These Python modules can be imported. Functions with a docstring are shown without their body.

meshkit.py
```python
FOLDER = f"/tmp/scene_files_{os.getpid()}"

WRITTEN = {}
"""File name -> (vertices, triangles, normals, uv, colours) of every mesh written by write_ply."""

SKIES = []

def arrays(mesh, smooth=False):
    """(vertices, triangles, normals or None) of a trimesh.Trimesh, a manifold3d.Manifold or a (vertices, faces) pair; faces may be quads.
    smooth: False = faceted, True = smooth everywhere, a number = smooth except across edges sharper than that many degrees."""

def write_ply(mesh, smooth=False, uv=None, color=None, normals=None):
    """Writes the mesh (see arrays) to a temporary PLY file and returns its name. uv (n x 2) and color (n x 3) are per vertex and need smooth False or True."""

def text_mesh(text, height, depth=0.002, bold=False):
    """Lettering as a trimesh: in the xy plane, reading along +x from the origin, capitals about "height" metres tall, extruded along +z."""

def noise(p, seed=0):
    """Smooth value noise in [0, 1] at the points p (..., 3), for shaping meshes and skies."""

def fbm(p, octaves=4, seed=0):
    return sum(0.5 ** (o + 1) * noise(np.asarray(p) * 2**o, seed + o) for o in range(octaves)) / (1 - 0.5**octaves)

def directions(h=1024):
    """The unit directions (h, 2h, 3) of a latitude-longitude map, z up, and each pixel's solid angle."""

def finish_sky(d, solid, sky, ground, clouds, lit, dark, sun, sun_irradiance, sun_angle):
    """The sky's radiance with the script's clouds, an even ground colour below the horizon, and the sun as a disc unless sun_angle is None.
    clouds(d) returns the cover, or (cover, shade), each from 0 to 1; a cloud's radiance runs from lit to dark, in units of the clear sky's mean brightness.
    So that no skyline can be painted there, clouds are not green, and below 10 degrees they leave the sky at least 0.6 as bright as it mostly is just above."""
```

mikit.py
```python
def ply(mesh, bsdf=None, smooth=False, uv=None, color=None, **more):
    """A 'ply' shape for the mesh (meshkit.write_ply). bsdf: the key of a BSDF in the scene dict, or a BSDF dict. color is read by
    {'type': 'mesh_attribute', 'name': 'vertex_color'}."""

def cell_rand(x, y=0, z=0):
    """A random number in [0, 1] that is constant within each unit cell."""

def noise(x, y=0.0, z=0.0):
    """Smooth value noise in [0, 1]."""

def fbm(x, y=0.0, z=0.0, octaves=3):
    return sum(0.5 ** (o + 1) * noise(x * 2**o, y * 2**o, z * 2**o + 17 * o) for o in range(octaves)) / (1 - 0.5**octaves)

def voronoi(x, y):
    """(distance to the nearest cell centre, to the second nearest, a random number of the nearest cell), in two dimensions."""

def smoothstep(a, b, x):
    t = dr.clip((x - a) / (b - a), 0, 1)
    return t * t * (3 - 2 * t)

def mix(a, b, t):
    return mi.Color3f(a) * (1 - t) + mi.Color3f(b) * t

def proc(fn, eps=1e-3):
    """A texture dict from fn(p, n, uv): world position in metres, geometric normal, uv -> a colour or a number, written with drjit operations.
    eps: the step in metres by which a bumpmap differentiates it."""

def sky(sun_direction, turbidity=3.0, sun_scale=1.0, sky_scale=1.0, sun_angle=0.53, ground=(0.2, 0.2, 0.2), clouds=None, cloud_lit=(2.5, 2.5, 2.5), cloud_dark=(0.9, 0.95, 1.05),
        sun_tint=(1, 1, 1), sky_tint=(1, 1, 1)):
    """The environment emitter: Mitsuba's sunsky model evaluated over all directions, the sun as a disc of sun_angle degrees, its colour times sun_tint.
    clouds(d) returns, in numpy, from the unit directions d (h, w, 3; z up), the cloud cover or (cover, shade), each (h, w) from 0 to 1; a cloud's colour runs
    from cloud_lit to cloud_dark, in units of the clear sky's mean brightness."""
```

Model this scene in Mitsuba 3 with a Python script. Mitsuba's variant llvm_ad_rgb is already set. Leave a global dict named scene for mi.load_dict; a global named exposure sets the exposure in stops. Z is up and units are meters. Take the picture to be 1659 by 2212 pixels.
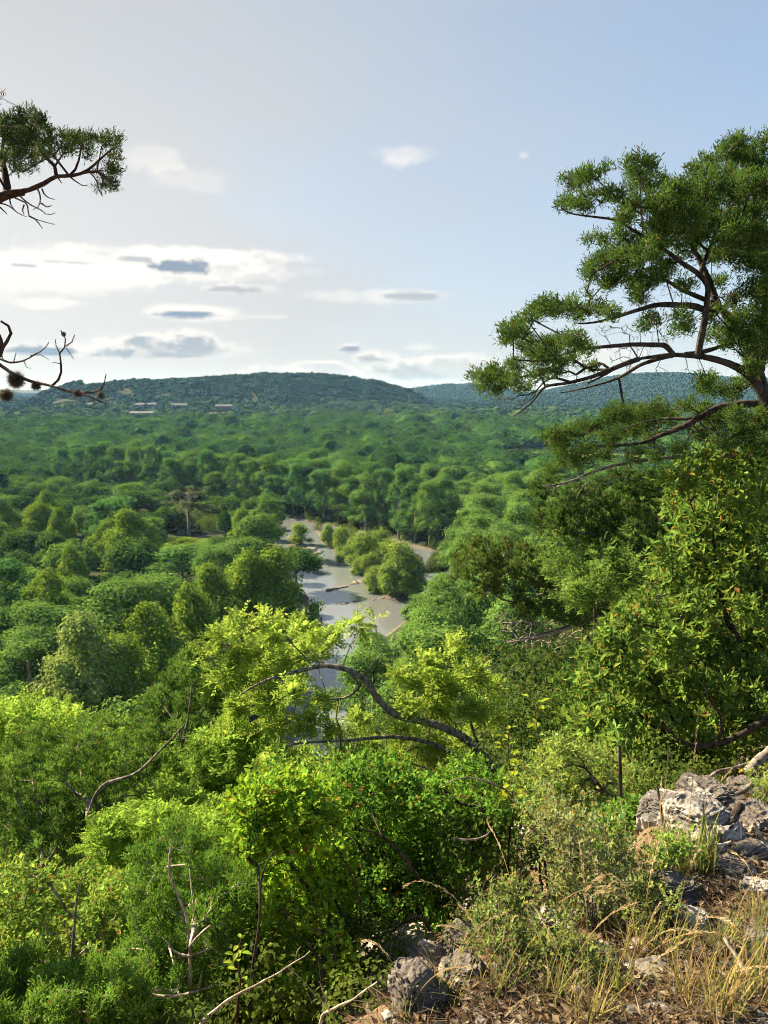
import math
import numpy as np
import drjit as dr
import mitsuba as mi
import mikit, meshkit
from mikit import proc, noise, fbm, smoothstep, mix, cell_rand, voronoi, ply
T = mi.ScalarTransform4f
scene, labels = {}, {}
R = np.random.default_rng(11)

# ---------------------------------------------------------------- camera, sky, exposure
# pixel measurements below are in the photograph scaled to 1659 x 2212
FQ, CX, CY = 1662.0, 829.5, 1106.0
PITCH = math.radians(9.0)
H = 50.0                                    # eye height above the river
EYE = np.array([0, 0, H])
FWD = np.array([0, math.cos(PITCH), -math.sin(PITCH)])
UPV = np.array([0, math.sin(PITCH), math.cos(PITCH)])
scene['camera'] = {'type': 'perspective', 'fov': math.degrees(2 * math.atan(CX / FQ)), 'fov_axis': 'x', 'near_clip': 0.05, 'far_clip': 20000.0,
                   'to_world': T().look_at(origin=EYE.tolist(), target=(EYE + FWD).tolist(), up=[0, 0, 1]),
                   'medium': {'type': 'ref', 'id': 'air'}}
exposure = EXPOSURE = 4.02


def ray(qx, qy):
    d = FWD + (qx - CX) / FQ * np.array([1.0, 0, 0]) - (qy - CY) / FQ * UPV
    return d / np.linalg.norm(d)


def at(qx, qy, D):
    """the point D metres ahead (in plan) along the sight line measured in the photograph"""
    d = ray(qx, qy)
    return EYE + d * (D / d[1])


def on_level(qx, qy, z=0.0):
    d = ray(qx, qy)
    return EYE + d * ((z - H) / d[2])


SUN_AZ, SUN_EL = math.radians(-62), math.radians(35)
SUN = [math.sin(SUN_AZ) * math.cos(SUN_EL), math.cos(SUN_AZ) * math.cos(SUN_EL), math.sin(SUN_EL)]


def azel(qx, qy):
    d = ray(qx, qy)
    return math.degrees(math.atan2(d[0], d[1])), math.degrees(math.asin(d[2]))


# centre x, y, half width, half height, lit amount, dark amount, lumpiness
CLOUDS = [
    # (a bank low over the far ridge follows the listed ones)
    (250, 572, 390, 40, 0.8, 0.0, 0.9), (400, 550, 260, 18, 0.8, 0.0, 0.9), (60, 600, 260, 34, 0.6, 0.0, 0.8),
    (405, 578, 92, 27, 1.0, 0.95, 0.9), (275, 560, 70, 14, .9, 0.65, 0.9), (55, 574, 34, 8, .9, 0.7, 0.7), (150, 568, 70, 7, .9, 0.5, 0.8),
    (525, 626, 90, 15, .9, 0.7, 0.8), (420, 676, 110, 20, .9, 0.1, 0.6), (405, 680, 95, 14, 1.0, 1.0, 0.5), (530, 684, 90, 5, .8, 0.3, 0.6),
    (800, 640, 170, 18, .4, 0.0, 0.9), (890, 640, 95, 16, .8, 0.75, 0.6), (85, 655, 100, 14, .6, 0, 1.0),
    (345, 757, 195, 32, 1.0, .85, .6), (320, 748, 90, 32, 1.0, .75, .8), (245, 764, 80, 22, 1, .8, .8), (405, 744, 80, 36, 1, .75, .8), (90, 758, 100, 18, 1.0, .95, .7),
    (755, 754, 30, 13, 1.0, .85, .7), (815, 780, 60, 24, 1.0, .8, .8), (905, 802, 200, 32, 1.0, .7, 1.0), (700, 802, 100, 24, 1.0, .5, 1.0), (1000, 790, 100, 32, 1.0, .5, 1.0), (590, 808, 90, 18, 1.0, .5, 1.0),
    (915, 750, 36, 7, .7, .2, .9), (330, 345, 75, 28, .34, 0, 1.3), (410, 390, 90, 28, .22, 0, 1.4), (880, 335, 70, 20, .4, 0, 1.3), (860, 350, 40, 14, .3, 0, 1.3), (1130, 337, 12, 6, .4, 0, .8),
    (1300, 770, 120, 20, .7, .3, 1.0), (-250, 620, 260, 50, .8, .3, 1.0), (1950, 700, 200, 22, .7, .4, 1.0),
]


def clouds(d):
    az = np.degrees(np.arctan2(d[..., 0], d[..., 1]))
    el = np.degrees(np.arcsin(np.clip(d[..., 2], -1, 1)))
    p = np.stack([az * 0.55, el * 1.3, az * 0], -1)
    n1 = meshkit.fbm(p, 5, 3)
    n2 = meshkit.fbm(p * np.array([3.0, 2.4, 1]), 4, 9)
    n3 = meshkit.fbm(p * np.array([9.0, 7.0, 1]), 3, 31)
    # a thin veil of high cloud, thicker towards the sun and the horizon
    streak = meshkit.fbm(np.stack([az * 0.05 + el * 0.02, el * 0.16, az * 0], -1), 4, 21)
    sund = np.degrees(np.arccos(np.clip(d @ np.array(SUN), -1, 1)))
    veil = (0.62 + 0.6 * streak) * np.clip(1.3 - sund / 85.0, 0.12, 1)
    veil = np.clip(veil + 0.55 * np.exp(-np.maximum(el, 0) / 5.0), 0, 0.92)
    tone = 0.58 + 0.0 * az                               # shade of what covers
    # the glow of thin cloud low on the sunward side
    glow = np.exp(-((az + 40) / 34.0) ** 2) * np.exp(-((el - 9) / 13.0) ** 2)
    veil = np.clip(veil + 0.62 * glow * (0.6 + 0.8 * streak), 0, 0.95)
    tone = 0.62 - 0.28 * glow - 0.12 * np.exp(-np.maximum(el, 0) / 4.0)
    cover = veil
    for qx, qy, w, h, lit, dark, lump in CLOUDS:
        a0, e0 = azel(qx, qy)
        wa, we = w / FQ * 57.3, h / FQ * 57.3
        m = (np.abs(az - a0) < wa * 1.8) & (np.abs(el - e0) < we * 2.6)
        if not m.any():
            continue
        x, y = (az[m] - a0) / wa, (el[m] - e0) / we
        flat = np.where(y < 0, 1.5, 1.0) if dark > 0.4 else 1.0      # flatter bases
        r2 = x ** 2 + (y * flat) ** 2
        dens = 1.0 - r2 + lump * 2.4 * (0.5 * n1[m] + 0.3 * n2[m] + 0.2 * n3[m] - 0.5)
        c = np.clip(dens * 1.15, 0, 1)
        c = c * c * (3 - 2 * c) * lit
        s = np.clip((dens - 0.30) * 2.4 - 0.75 * np.clip(y + 0.1, -0.6, 2), 0, 1) * dark
        t = 0.0 + s
        tone[m] = tone[m] * (1 - c) + t * c
        cover[m] = cover[m] + (1 - cover[m]) * c
    return cover, tone


scene['sky'] = mikit.sky(SUN, turbidity=3.0, sky_scale=0.41, clouds=clouds, sun_tint=(1.0, 0.95, 0.86), cloud_lit=(2.25, 2.15, 1.98), cloud_dark=(0.46, 0.61, 0.80), sky_tint=(1.03, 1.0, 1.0), ground=(0.05, 0.07, 0.03))

# ---------------------------------------------------------------- materials


def leafmat(key, trans=0.9, rough=0.5, eta=1.4):
    scene[key] = {'type': 'principledthin', 'base_color': {'type': 'mesh_attribute', 'name': 'vertex_color'}, 'roughness': rough, 'diff_trans': trans, 'eta': eta}


leafmat('leaf_soft', 1.15, 0.6)
leafmat('leaf_glossy', 0.85, 0.27, 1.65)
leafmat('leaf_far', 0.7, 0.6)
scene['canopy'] = {'type': 'twosided', 'bsdf': {'type': 'principled', 'base_color': {'type': 'mesh_attribute', 'name': 'vertex_color'}, 'roughness': 1.0, 'specular': 0.0}}
leafmat('needle', 0.7, 0.6)
scene['straw'] = {'type': 'principledthin', 'base_color': {'type': 'mesh_attribute', 'name': 'vertex_color'}, 'roughness': 0.7, 'diff_trans': 0.6}


def bark(key, a, b, scale, bump=0.006):
    f = lambda p: fbm(p.x * scale, p.y * scale, p.z * scale * 0.3, 4)
    scene[key] = {'type': 'twosided', 'bsdf': {'type': 'bumpmap', 'arbitrary': proc(lambda p, n, uv: f(p), 0.004), 'scale': bump,
                  'bsdf': {'type': 'principled', 'base_color': proc(lambda p, n, uv: mix(a, b, smoothstep(0.3, 0.7, f(p)))), 'roughness': 0.85, 'specular': 0.2}}}


bark('bark_cypress', (0.10, 0.085, 0.07), (0.24, 0.21, 0.18), 2.5)
bark('bark_brown', (0.012, 0.0105, 0.0095), (0.052, 0.047, 0.041), 40.0)
bark('bark_grey', (0.05, 0.046, 0.042), (0.19, 0.18, 0.165), 45.0)
bark('bark_dead', (0.16, 0.145, 0.13), (0.42, 0.39, 0.35), 60.0)
bark('bark_red', (0.018, 0.011, 0.010), (0.055, 0.034, 0.029), 50.0)

# ---------------------------------------------------------------- terrain
# banks of the river, measured on the water level
RIGHT_BANK = [(120, 1062), (330, 1083), (480, 1100), (600, 1116), (700, 1138), (800, 1160), (935, 1198), (930, 1240), (912, 1285), (880, 1318), (800, 1375), (745, 1430), (730, 1500), (722, 1600), (715, 1700), (640, 1850), (300, 2000)]
LEFT_BANK = [(120, 1078), (330, 1100), (440, 1106), (540, 1124), (590, 1150), (612, 1185), (640, 1232), (690, 1290), (688, 1350), (668, 1420), (648, 1500), (640, 1600), (610, 1680), (480, 1780), (200, 1860)]
rb = np.array([on_level(*q)[:2] for q in RIGHT_BANK])
lb = np.array([on_level(*q)[:2] for q in LEFT_BANK])
RIVER = np.vstack([rb, lb[::-1]])
ISLAND = np.array([on_level(*q)[:2] for q in [(680, 1146), (720, 1146), (800, 1168), (905, 1215), (915, 1262), (880, 1298), (835, 1296), (790, 1252), (738, 1205), (700, 1170)]])
GRAVEL = np.array([on_level(*q)[:2] for q in [(612, 1152), (640, 1156), (668, 1176), (690, 1180), (676, 1196), (650, 1208), (625, 1206), (612, 1180)]])


def seg_dist(P, poly, closed=True):
    """distance of the points (n, 2) from a polyline"""
    Q = np.vstack([poly, poly[:1]]) if closed else poly
    out = np.full(len(P), 1e9)
    for a, b in zip(Q[:-1], Q[1:]):
        ab = b - a
        t = np.clip(((P - a) @ ab) / max(ab @ ab, 1e-12), 0, 1)
        out = np.minimum(out, np.hypot(*(P - a - t[:, None] * ab).T))
    return out


def inside(P, poly):
    x, y = P[:, 0], P[:, 1]
    c = np.zeros(len(P), bool)
    for (x1, y1), (x2, y2) in zip(poly, np.roll(poly, -1, 0)):
        m = (y1 > y) != (y2 > y)
        c ^= m & (x < (x2 - x1) * (y - y1) / ((y2 - y1) if y2 != y1 else 1e-12) + x1)
    return c


def signed(P, poly):
    d = seg_dist(P, poly)
    return np.where(inside(P, poly), -d, d)


# the rim of the cliff we stand on
RIM = np.array([(-300, -120), (-60, -20), (-12, -4), (-5, -0.6), (-2.4, 0.75), (-1.1, 1.55), (-0.1, 2.1), (0.55, 2.55), (1.0, 2.95), (1.25, 3.3), (1.5, 3.62), (2.05, 3.85), (3.4, 4.5), (6, 6.2), (10, 10), (20, 22), (60, 64), (160, 150), (420, 300), (900, 420)], float)
LAND = np.vstack([RIM, [(900, -900), (-300, -900)]])


def sstep(a, b, x):
    t = np.clip((x - a) / (b - a), 0, 1)
    return t * t * (3 - 2 * t)


def crest(az_q, prof, D, tree=5.0):
    """height of a ridge whose top is seen at the measured heights"""
    px, py = np.array(prof).T
    pts = [ray(x, y) for x, y in prof]
    azs = np.array([math.atan2(d[0], d[1]) for d in pts])
    zs = np.array([H + d[2] / math.hypot(d[0], d[1]) * D - tree for d in pts])
    return np.interp(az_q, azs, zs)


MAIN = [(-700, 850), (-200, 858), (0, 880), (90, 862), (130, 836), (300, 822), (500, 812), (600, 809), (680, 810), (750, 815), (850, 834), (900, 853), (970, 888), (1100, 925), (2300, 930)]
MID = [(-700, 900), (860, 880), (900, 838), (960, 830), (1020, 830), (1080, 838), (1140, 852), (1180, 880), (2300, 900)]
FARR = [(-700, 900), (1080, 890), (1150, 850), (1250, 828), (1330, 812), (1400, 806), (1460, 805), (1520, 808), (1600, 818), (1750, 822), (2300, 830)]
FARL = [(-700, 840), (-200, 836), (0, 846), (100, 858), (180, 866), (400, 870), (2300, 850)]


def height(x, y):
    x, y = np.asarray(x, float), np.asarray(y, float)
    shape = x.shape
    P = np.stack([x.ravel(), y.ravel()], 1)
    r = np.hypot(*P.T)
    az = np.arctan2(P[:, 0], P[:, 1])
    nz = meshkit.fbm(np.stack([P[:, 0] / 90, P[:, 1] / 90, r * 0], -1), 3, 5) - 0.5
    z = 2.2 + 3.0 * nz * sstep(120, 500, r) + 14 * sstep(430, 1250, r) + 8 * sstep(1200, 2200, r)
    for prof, D, w0, back in ((MAIN, 1420, 330, 1700), (MID, 2900, 600, 3300), (FARR, 2450, 700, 2900), (FARL, 3900, 700, 5000)):
        zc = crest(az, prof, D)
        up = sstep(D - w0, D, r) * (1 - 0.8 * sstep(back, back + 700, r))
        z = np.where(zc > 22, np.maximum(z, z + (zc - z) * up + 6 * nz * up), z)
    z = z + sstep(4200, 6000, r) * 25
    m = (r > 45) & (r < 600)
    if m.any():
        Pn, zn = P[m], z[m]
        s = signed(Pn, RIVER)
        zn = np.where(s < 9, -0.9 + (zn + 0.9) * sstep(-1.0, 9.0, s), zn)
        for poly, h in ((ISLAND, 0.75), (GRAVEL, 0.16)):
            g = signed(Pn, poly)
            zn = np.maximum(zn, -0.9 + (h + 0.9) * sstep(3.0, -2.5, g))
        z[m] = zn
    m = r < 420
    if m.any():
        Pn, zn = P[m], z[m]
        d = signed(Pn, LAND)                                       # positive: out over the valley
        rough = meshkit.fbm(np.concatenate([Pn / 1.7, Pn[:, :1] * 0], 1), 4, 8) - 0.5
        fine = meshkit.fbm(np.concatenate([Pn / 0.35, Pn[:, :1] * 0], 1), 3, 18) - 0.5
        top = H - 1.95 + 0.14 * np.clip(-d, 0, 12) + 0.02 * np.clip(-d, 0, 200)
        ex = np.clip(d, 0, None)
        slope = np.where(ex < 20, 0.8 * sstep(0, 0.5, ex) + 0.66 * ex, 0.8 + 13.2 + 2.0 * (ex - 20))
        zc = top - slope + rough * np.clip(0.25 + ex * 0.15, 0, 2.2) + fine * 0.09
        z[m] = np.maximum(zn, zc)
    return z.reshape(shape)


def grid_mesh(X, Y, Z, closed=False):
    n, m = X.shape
    V = np.stack([X, Y, Z], -1).reshape(-1, 3)
    i, j = np.meshgrid(np.arange(n - 1), np.arange(m if closed else m - 1), indexing='ij')
    k = (j + 1) % m
    F = np.stack([i * m + j, (i + 1) * m + j, (i + 1) * m + k, i * m + k], -1).reshape(-1, 4)
    return V, np.vstack([F[:, [0, 1, 2]], F[:, [0, 2, 3]]])


def trigrid(X, Y, Z, closed=False):
    V, F = grid_mesh(X, Y, Z, closed)
    n = np.cross(V[F[:, 1]] - V[F[:, 0]], V[F[:, 2]] - V[F[:, 0]])[:, 2]
    F[n < 0] = F[n < 0][:, ::-1]
    return V, F


rr = np.concatenate([np.geomspace(0.25, 12, 110), np.geomspace(12, 80, 60)[1:], np.arange(81.5, 400, 1.8), np.geomspace(402, 900, 26), np.arange(912, 1720, 12), np.geomspace(1740, 7000, 60)])
az_front = np.radians(np.linspace(-42, 50, 360))
aa = np.concatenate([az_front, np.radians(np.linspace(50, 318, 70)[1:-1])])
AA, RR = np.meshgrid(aa, rr)
GX, GY = RR * np.sin(AA), RR * np.cos(AA)
V, F = trigrid(GX, GY, height(GX, GY), closed=True)


def ground_col(p, n, uv):
    nz = fbm(p.x * 1.3, p.y * 1.3, p.z * 1.3, 4)
    n2 = fbm(p.x * 14, p.y * 14, p.z * 14, 3)
    soil = mix((0.05, 0.036, 0.025), (0.15, 0.112, 0.075), n2)
    rock = mix((0.07, 0.068, 0.066), (0.26, 0.25, 0.235), smoothstep(0.3, 0.7, n2))
    top = mix(soil, rock, smoothstep(0.52, 0.62, nz))
    floor_ = mix((0.010, 0.019, 0.009), (0.026, 0.042, 0.017), fbm(p.x * 0.3, p.y * 0.3, 0, 3))
    bed = mix((0.04, 0.037, 0.031), (0.13, 0.121, 0.108), fbm(p.x * 0.8, p.y * 0.8, 0, 4))
    low = mix(bed, floor_, smoothstep(0.25, 0.7, p.z + 0.6 * (nz - 0.5)))
    cliff = mix(floor_, rock, smoothstep(0.5, 0.65, nz))
    return mix(mix(low, cliff, smoothstep(4, 8, p.z) * smoothstep(200, 120, dr.abs(p.y))), top, smoothstep(40, 46, p.z) * smoothstep(60, 30, dr.abs(p.y)))


scene['ground_mat'] = {'type': 'twosided', 'bsdf': {'type': 'principled', 'base_color': proc(ground_col), 'roughness': 0.95, 'specular': 0.15}}
scene['terrain'] = ply((V, F), 'ground_mat', smooth=True)
labels['terrain'] = {'label': 'wooded valley floor with hills and the rocky cliff top', 'category': 'terrain', 'kind': 'structure'}

# the river: one water sheet, its far outline hidden in the banks
scene['water_mat'] = {'type': 'bumpmap', 'arbitrary': proc(lambda p, n, uv: fbm(p.x * 0.9, p.y * 0.5, 3.0, 3) + 0.25 * noise(p.x * 3, p.y * 2.2, 0), 0.05), 'scale': 0.022,
                      'bsdf': {'type': 'principled', 'base_color': proc(lambda p, n, uv: mix((0.085, 0.112, 0.135), (0.085, 0.100, 0.108), smoothstep(0.35, 0.7, fbm(p.x * 0.09, p.y * 0.05, 0, 3)))), 'roughness': 0.14, 'specular': 1.0, 'clearcoat': 1.0, 'clearcoat_gloss': 0.7}}  # blue-grey base colour carries part of the sky's silver reflection
wx, wy = np.meshgrid(np.linspace(-330, 30, 120), np.linspace(20, 480, 150))
V, F = trigrid(wx, wy, wx * 0)
cen = V[F].mean(1)[:, :2]
keep = signed(cen, RIVER) < 8
scene['river_water'] = ply((V, F[keep]), 'water_mat', smooth=True)
labels['river_water'] = {'label': 'shallow river reflecting the pale sky, part of that silver in its colour', 'category': 'river', 'kind': 'structure'}

# ---------------------------------------------------------------- mesh tools


def unit(v):
    return v / np.maximum(np.linalg.norm(v, axis=-1, keepdims=True), 1e-9)


def rand_dir(rng, n):
    return unit(rng.normal(size=(n, 3)))


def leaves(base, axis, normal, length, width, color, fold=0.25, long=0.45):
    """folded diamond leaves: (4n vertices, 2n triangles, colours)"""
    n = len(base)
    axis = unit(axis)
    side = unit(np.cross(normal, axis))
    nrm = np.cross(axis, side)
    L, W = np.broadcast_to(length, n)[:, None], np.broadcast_to(width, n)[:, None]
    mid = base + axis * L * long
    V = np.stack([base, mid + side * W / 2 + nrm * W * fold, base + axis * L, mid - side * W / 2 + nrm * W * fold], 1).reshape(-1, 3)
    k = np.arange(n)[:, None] * 4
    F = np.stack([k + [0, 1, 2], k + [0, 2, 3]], 1).reshape(-1, 3)
    return V, F, np.repeat(np.clip(color, 0.002, 0.95), 4, axis=0)


def join(parts):
    Vs, Fs, Cs, a = [], [], [], 0
    for p in parts:
        Vs.append(p[0]); Fs.append(np.asarray(p[1]) + a); a += len(p[0])
        if len(p) > 2:
            Cs.append(p[2])
    return (np.vstack(Vs), np.vstack(Fs)) + ((np.vstack(Cs),) if Cs else ())


def tube(P, rad, sides=6, cap=True, rng=None, rough=0.0):
    P = np.asarray(P, float)
    rad = np.broadcast_to(np.asarray(rad, float), len(P))
    t = unit(np.gradient(P, axis=0))
    ref = np.array([0.31, 0.2, 0.93]) if abs(t[:, 2]).mean() < 0.8 else np.array([0.9, 0.3, 0.1])
    a = unit(np.cross(t, ref))
    b = np.cross(t, a)
    ang = np.arange(sides) * 2 * np.pi / sides
    rr_ = rad[:, None] * (1 + (rng.uniform(-rough, rough, (len(P), sides)) if rng is not None else 0))
    V = P[:, None] + rr_[..., None] * (np.cos(ang)[None, :, None] * a[:, None] + np.sin(ang)[None, :, None] * b[:, None])
    i, j = np.meshgrid(np.arange(len(P) - 1), np.arange(sides), indexing='ij')
    q = np.stack([i * sides + j, i * sides + (j + 1) % sides, (i + 1) * sides + (j + 1) % sides, (i + 1) * sides + j], -1).reshape(-1, 4)
    F = np.vstack([q[:, [0, 1, 2]], q[:, [0, 2, 3]]])
    return V.reshape(-1, 3), F


def resample(P, step):
    """a smooth curve through the points, sampled every step"""
    from scipy.interpolate import PchipInterpolator
    P = np.asarray(P, float)
    s = np.concatenate([[0], np.cumsum(np.linalg.norm(np.diff(P, axis=0), axis=1))])
    n = max(3, int(s[-1] / step) + 1)
    return PchipInterpolator(s, P, axis=0)(np.linspace(0, s[-1], n))


def put(key, mesh, mat, smooth=False):
    scene[key] = ply((mesh[0], mesh[1]), mat, smooth=smooth, color=mesh[2] if len(mesh) > 2 else None)


def label(key, text, cat, group=None, kind=None):
    labels[key] = {k: v for k, v in (('label', text), ('category', cat), ('group', group), ('kind', kind)) if v}


# ---------------------------------------------------------------- trees seen from afar
import trimesh
ICO1 = trimesh.creation.icosphere(subdivisions=1)
ICO2 = trimesh.creation.icosphere(subdivisions=2)


def crown(rng, lobes, n, size, colour, up=0.25, flat=0.0, shell=(0.78, 1.22), jit=0.2, aspect=0.62, core=0.85):
    """leaf clumps spread over the shells of the lobes (x, y, z, rx, ry, rz)"""
    L = np.array(lobes)
    w = (L[:, 3] * L[:, 4] + L[:, 3] * L[:, 5]) ** 0.9
    k = rng.choice(len(L), n, p=w / w.sum())
    u = rand_dir(rng, n)
    u[:, 2] += up
    u = unit(u)
    rad = L[k, 3:6]
    P = L[k, :3] + u * rad * (rng.uniform(*shell, (n, 1)) + 0.3 * (rng.random((n, 1)) < 0.12))
    # drop what lies deep inside another lobe
    deep = np.zeros(n, bool)
    for l in L:
        q = (P - l[:3]) / l[3:6]
        deep |= (q * q).sum(1) < 0.42
    keep = ~deep
    P, u, k, rad = P[keep], u[keep], k[keep], rad[keep]
    m = len(P)
    nrm = unit(unit(u / rad) + rng.normal(size=(m, 3)) * 0.38 + [0, 0, 0.2])
    axis = unit(np.cross(nrm, rand_dir(rng, m)))
    if flat:
        nrm = unit(nrm * [1 - flat, 1 - flat, 1])
        axis = unit(np.cross(nrm, rand_dir(rng, m)))
    tone = (1 + rng.normal(size=(len(L), 1)) * 0.10)[k] * (1 + rng.normal(size=(m, 1)) * jit)
    hue = rng.normal(size=(m, 1)) * 0.06
    col = np.array(colour) * tone * np.concatenate([1 + hue, np.ones((m, 1)), 1 - hue], 1)
    s = size * rng.uniform(0.6, 1.35, m)
    out = leaves(P - axis * s[:, None] * 0.5, axis, nrm, s, s * aspect, col, fold=0.12, long=0.5)
    if not core:
        return out
    # twigs and leaves inside, too dense to see through
    inner = []
    for l in L:
        d = ICO1.vertices * (0.72 + 0.35 * (meshkit.noise(ICO1.vertices * 2.1 + l[:3]) - 0.5))[:, None]
        inner.append((d * l[3:6] * core + l[:3], ICO1.faces, np.tile(np.array(colour) * 0.9, (len(d), 1))))
    return join([out] + inner)


def trunk_mesh(rng, h, r, lean=0.4, limbs=(), sides=7):
    P = np.array([[0, 0, -1.0], [0, 0, 0], [lean * 0.2, 0, h * 0.35], [lean * 0.6, lean * 0.3, h * 0.7], [lean, lean * 0.4, h]])
    parts = [tube(resample(P, h / 8), np.linspace(r * 1.25, r * 0.25, len(resample(P, h / 8))), sides)]
    for (z0, end, rl) in limbs:
        f = z0 / h
        a = np.array([lean * f, lean * 0.4 * f, z0])
        e = np.array(end)
        mid = (a + e) / 2 + [0, 0, -0.08 * np.linalg.norm(e - a)]
        parts.append(tube(resample([a, mid, e], 1.5), np.linspace(rl, rl * 0.25, len(resample([a, mid, e], 1.5))), 5))
    return join(parts)


def oak(rng, h, w, col, n, size, pointed=0.0):
    lobes = []
    zc = h * 0.58
    for i in range(30):
        u = rand_dir(rng, 1)[0]
        u[2] = abs(u[2]) * 1.1 - 0.28
        r = w * rng.uniform(0.085, 0.17)
        k = rng.uniform(0.55, 1.0)
        c = np.array([u[0] * (w / 2 - r) * k, u[1] * (w / 2 - r) * k, zc + u[2] * (h - zc - r * 0.7) * k])
        lobes.append((*c, r, r, r * rng.uniform(0.7, 0.9) * (1 + pointed)))
    lobes.append((0, 0, zc, w * 0.28, w * 0.28, h * 0.26))
    limbs = [(h * rng.uniform(0.2, 0.4), np.array(l[:3]), 0.12) for l in lobes[:5]]
    return trunk_mesh(rng, h * 0.6, 0.3, 0.5, limbs), crown(rng, lobes, n, size, col)


def sycamore(rng, h, w, col, n, size):
    lobes = []
    for i in range(40):
        z = rng.uniform(0.2, 0.96) * h
        ww = w / 2 * math.sin(min(1.0, (1.02 - z / h) / 0.55) * math.pi / 2) * (0.75 + 0.25 * min(1, z / h / 0.35))
        a = rng.uniform(0, 2 * np.pi)
        r = w * rng.uniform(0.07, 0.145)
        k = rng.uniform(0.55, 1.12) * max(ww - r * 0.6, 0)
        lobes.append((k * math.cos(a), k * math.sin(a), z, r, r, r * rng.uniform(1.0, 1.5)))
    lobes.append((0, 0, h * 0.55, w * 0.24, w * 0.24, h * 0.33))
    limbs = [(max(l[2] * 0.6, 1), np.array(l[:3]), 0.1) for l in lobes[:6]]
    return trunk_mesh(rng, h * 0.85, 0.32, 0.4, limbs), crown(rng, lobes, n, size, col, jit=0.2)


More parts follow.
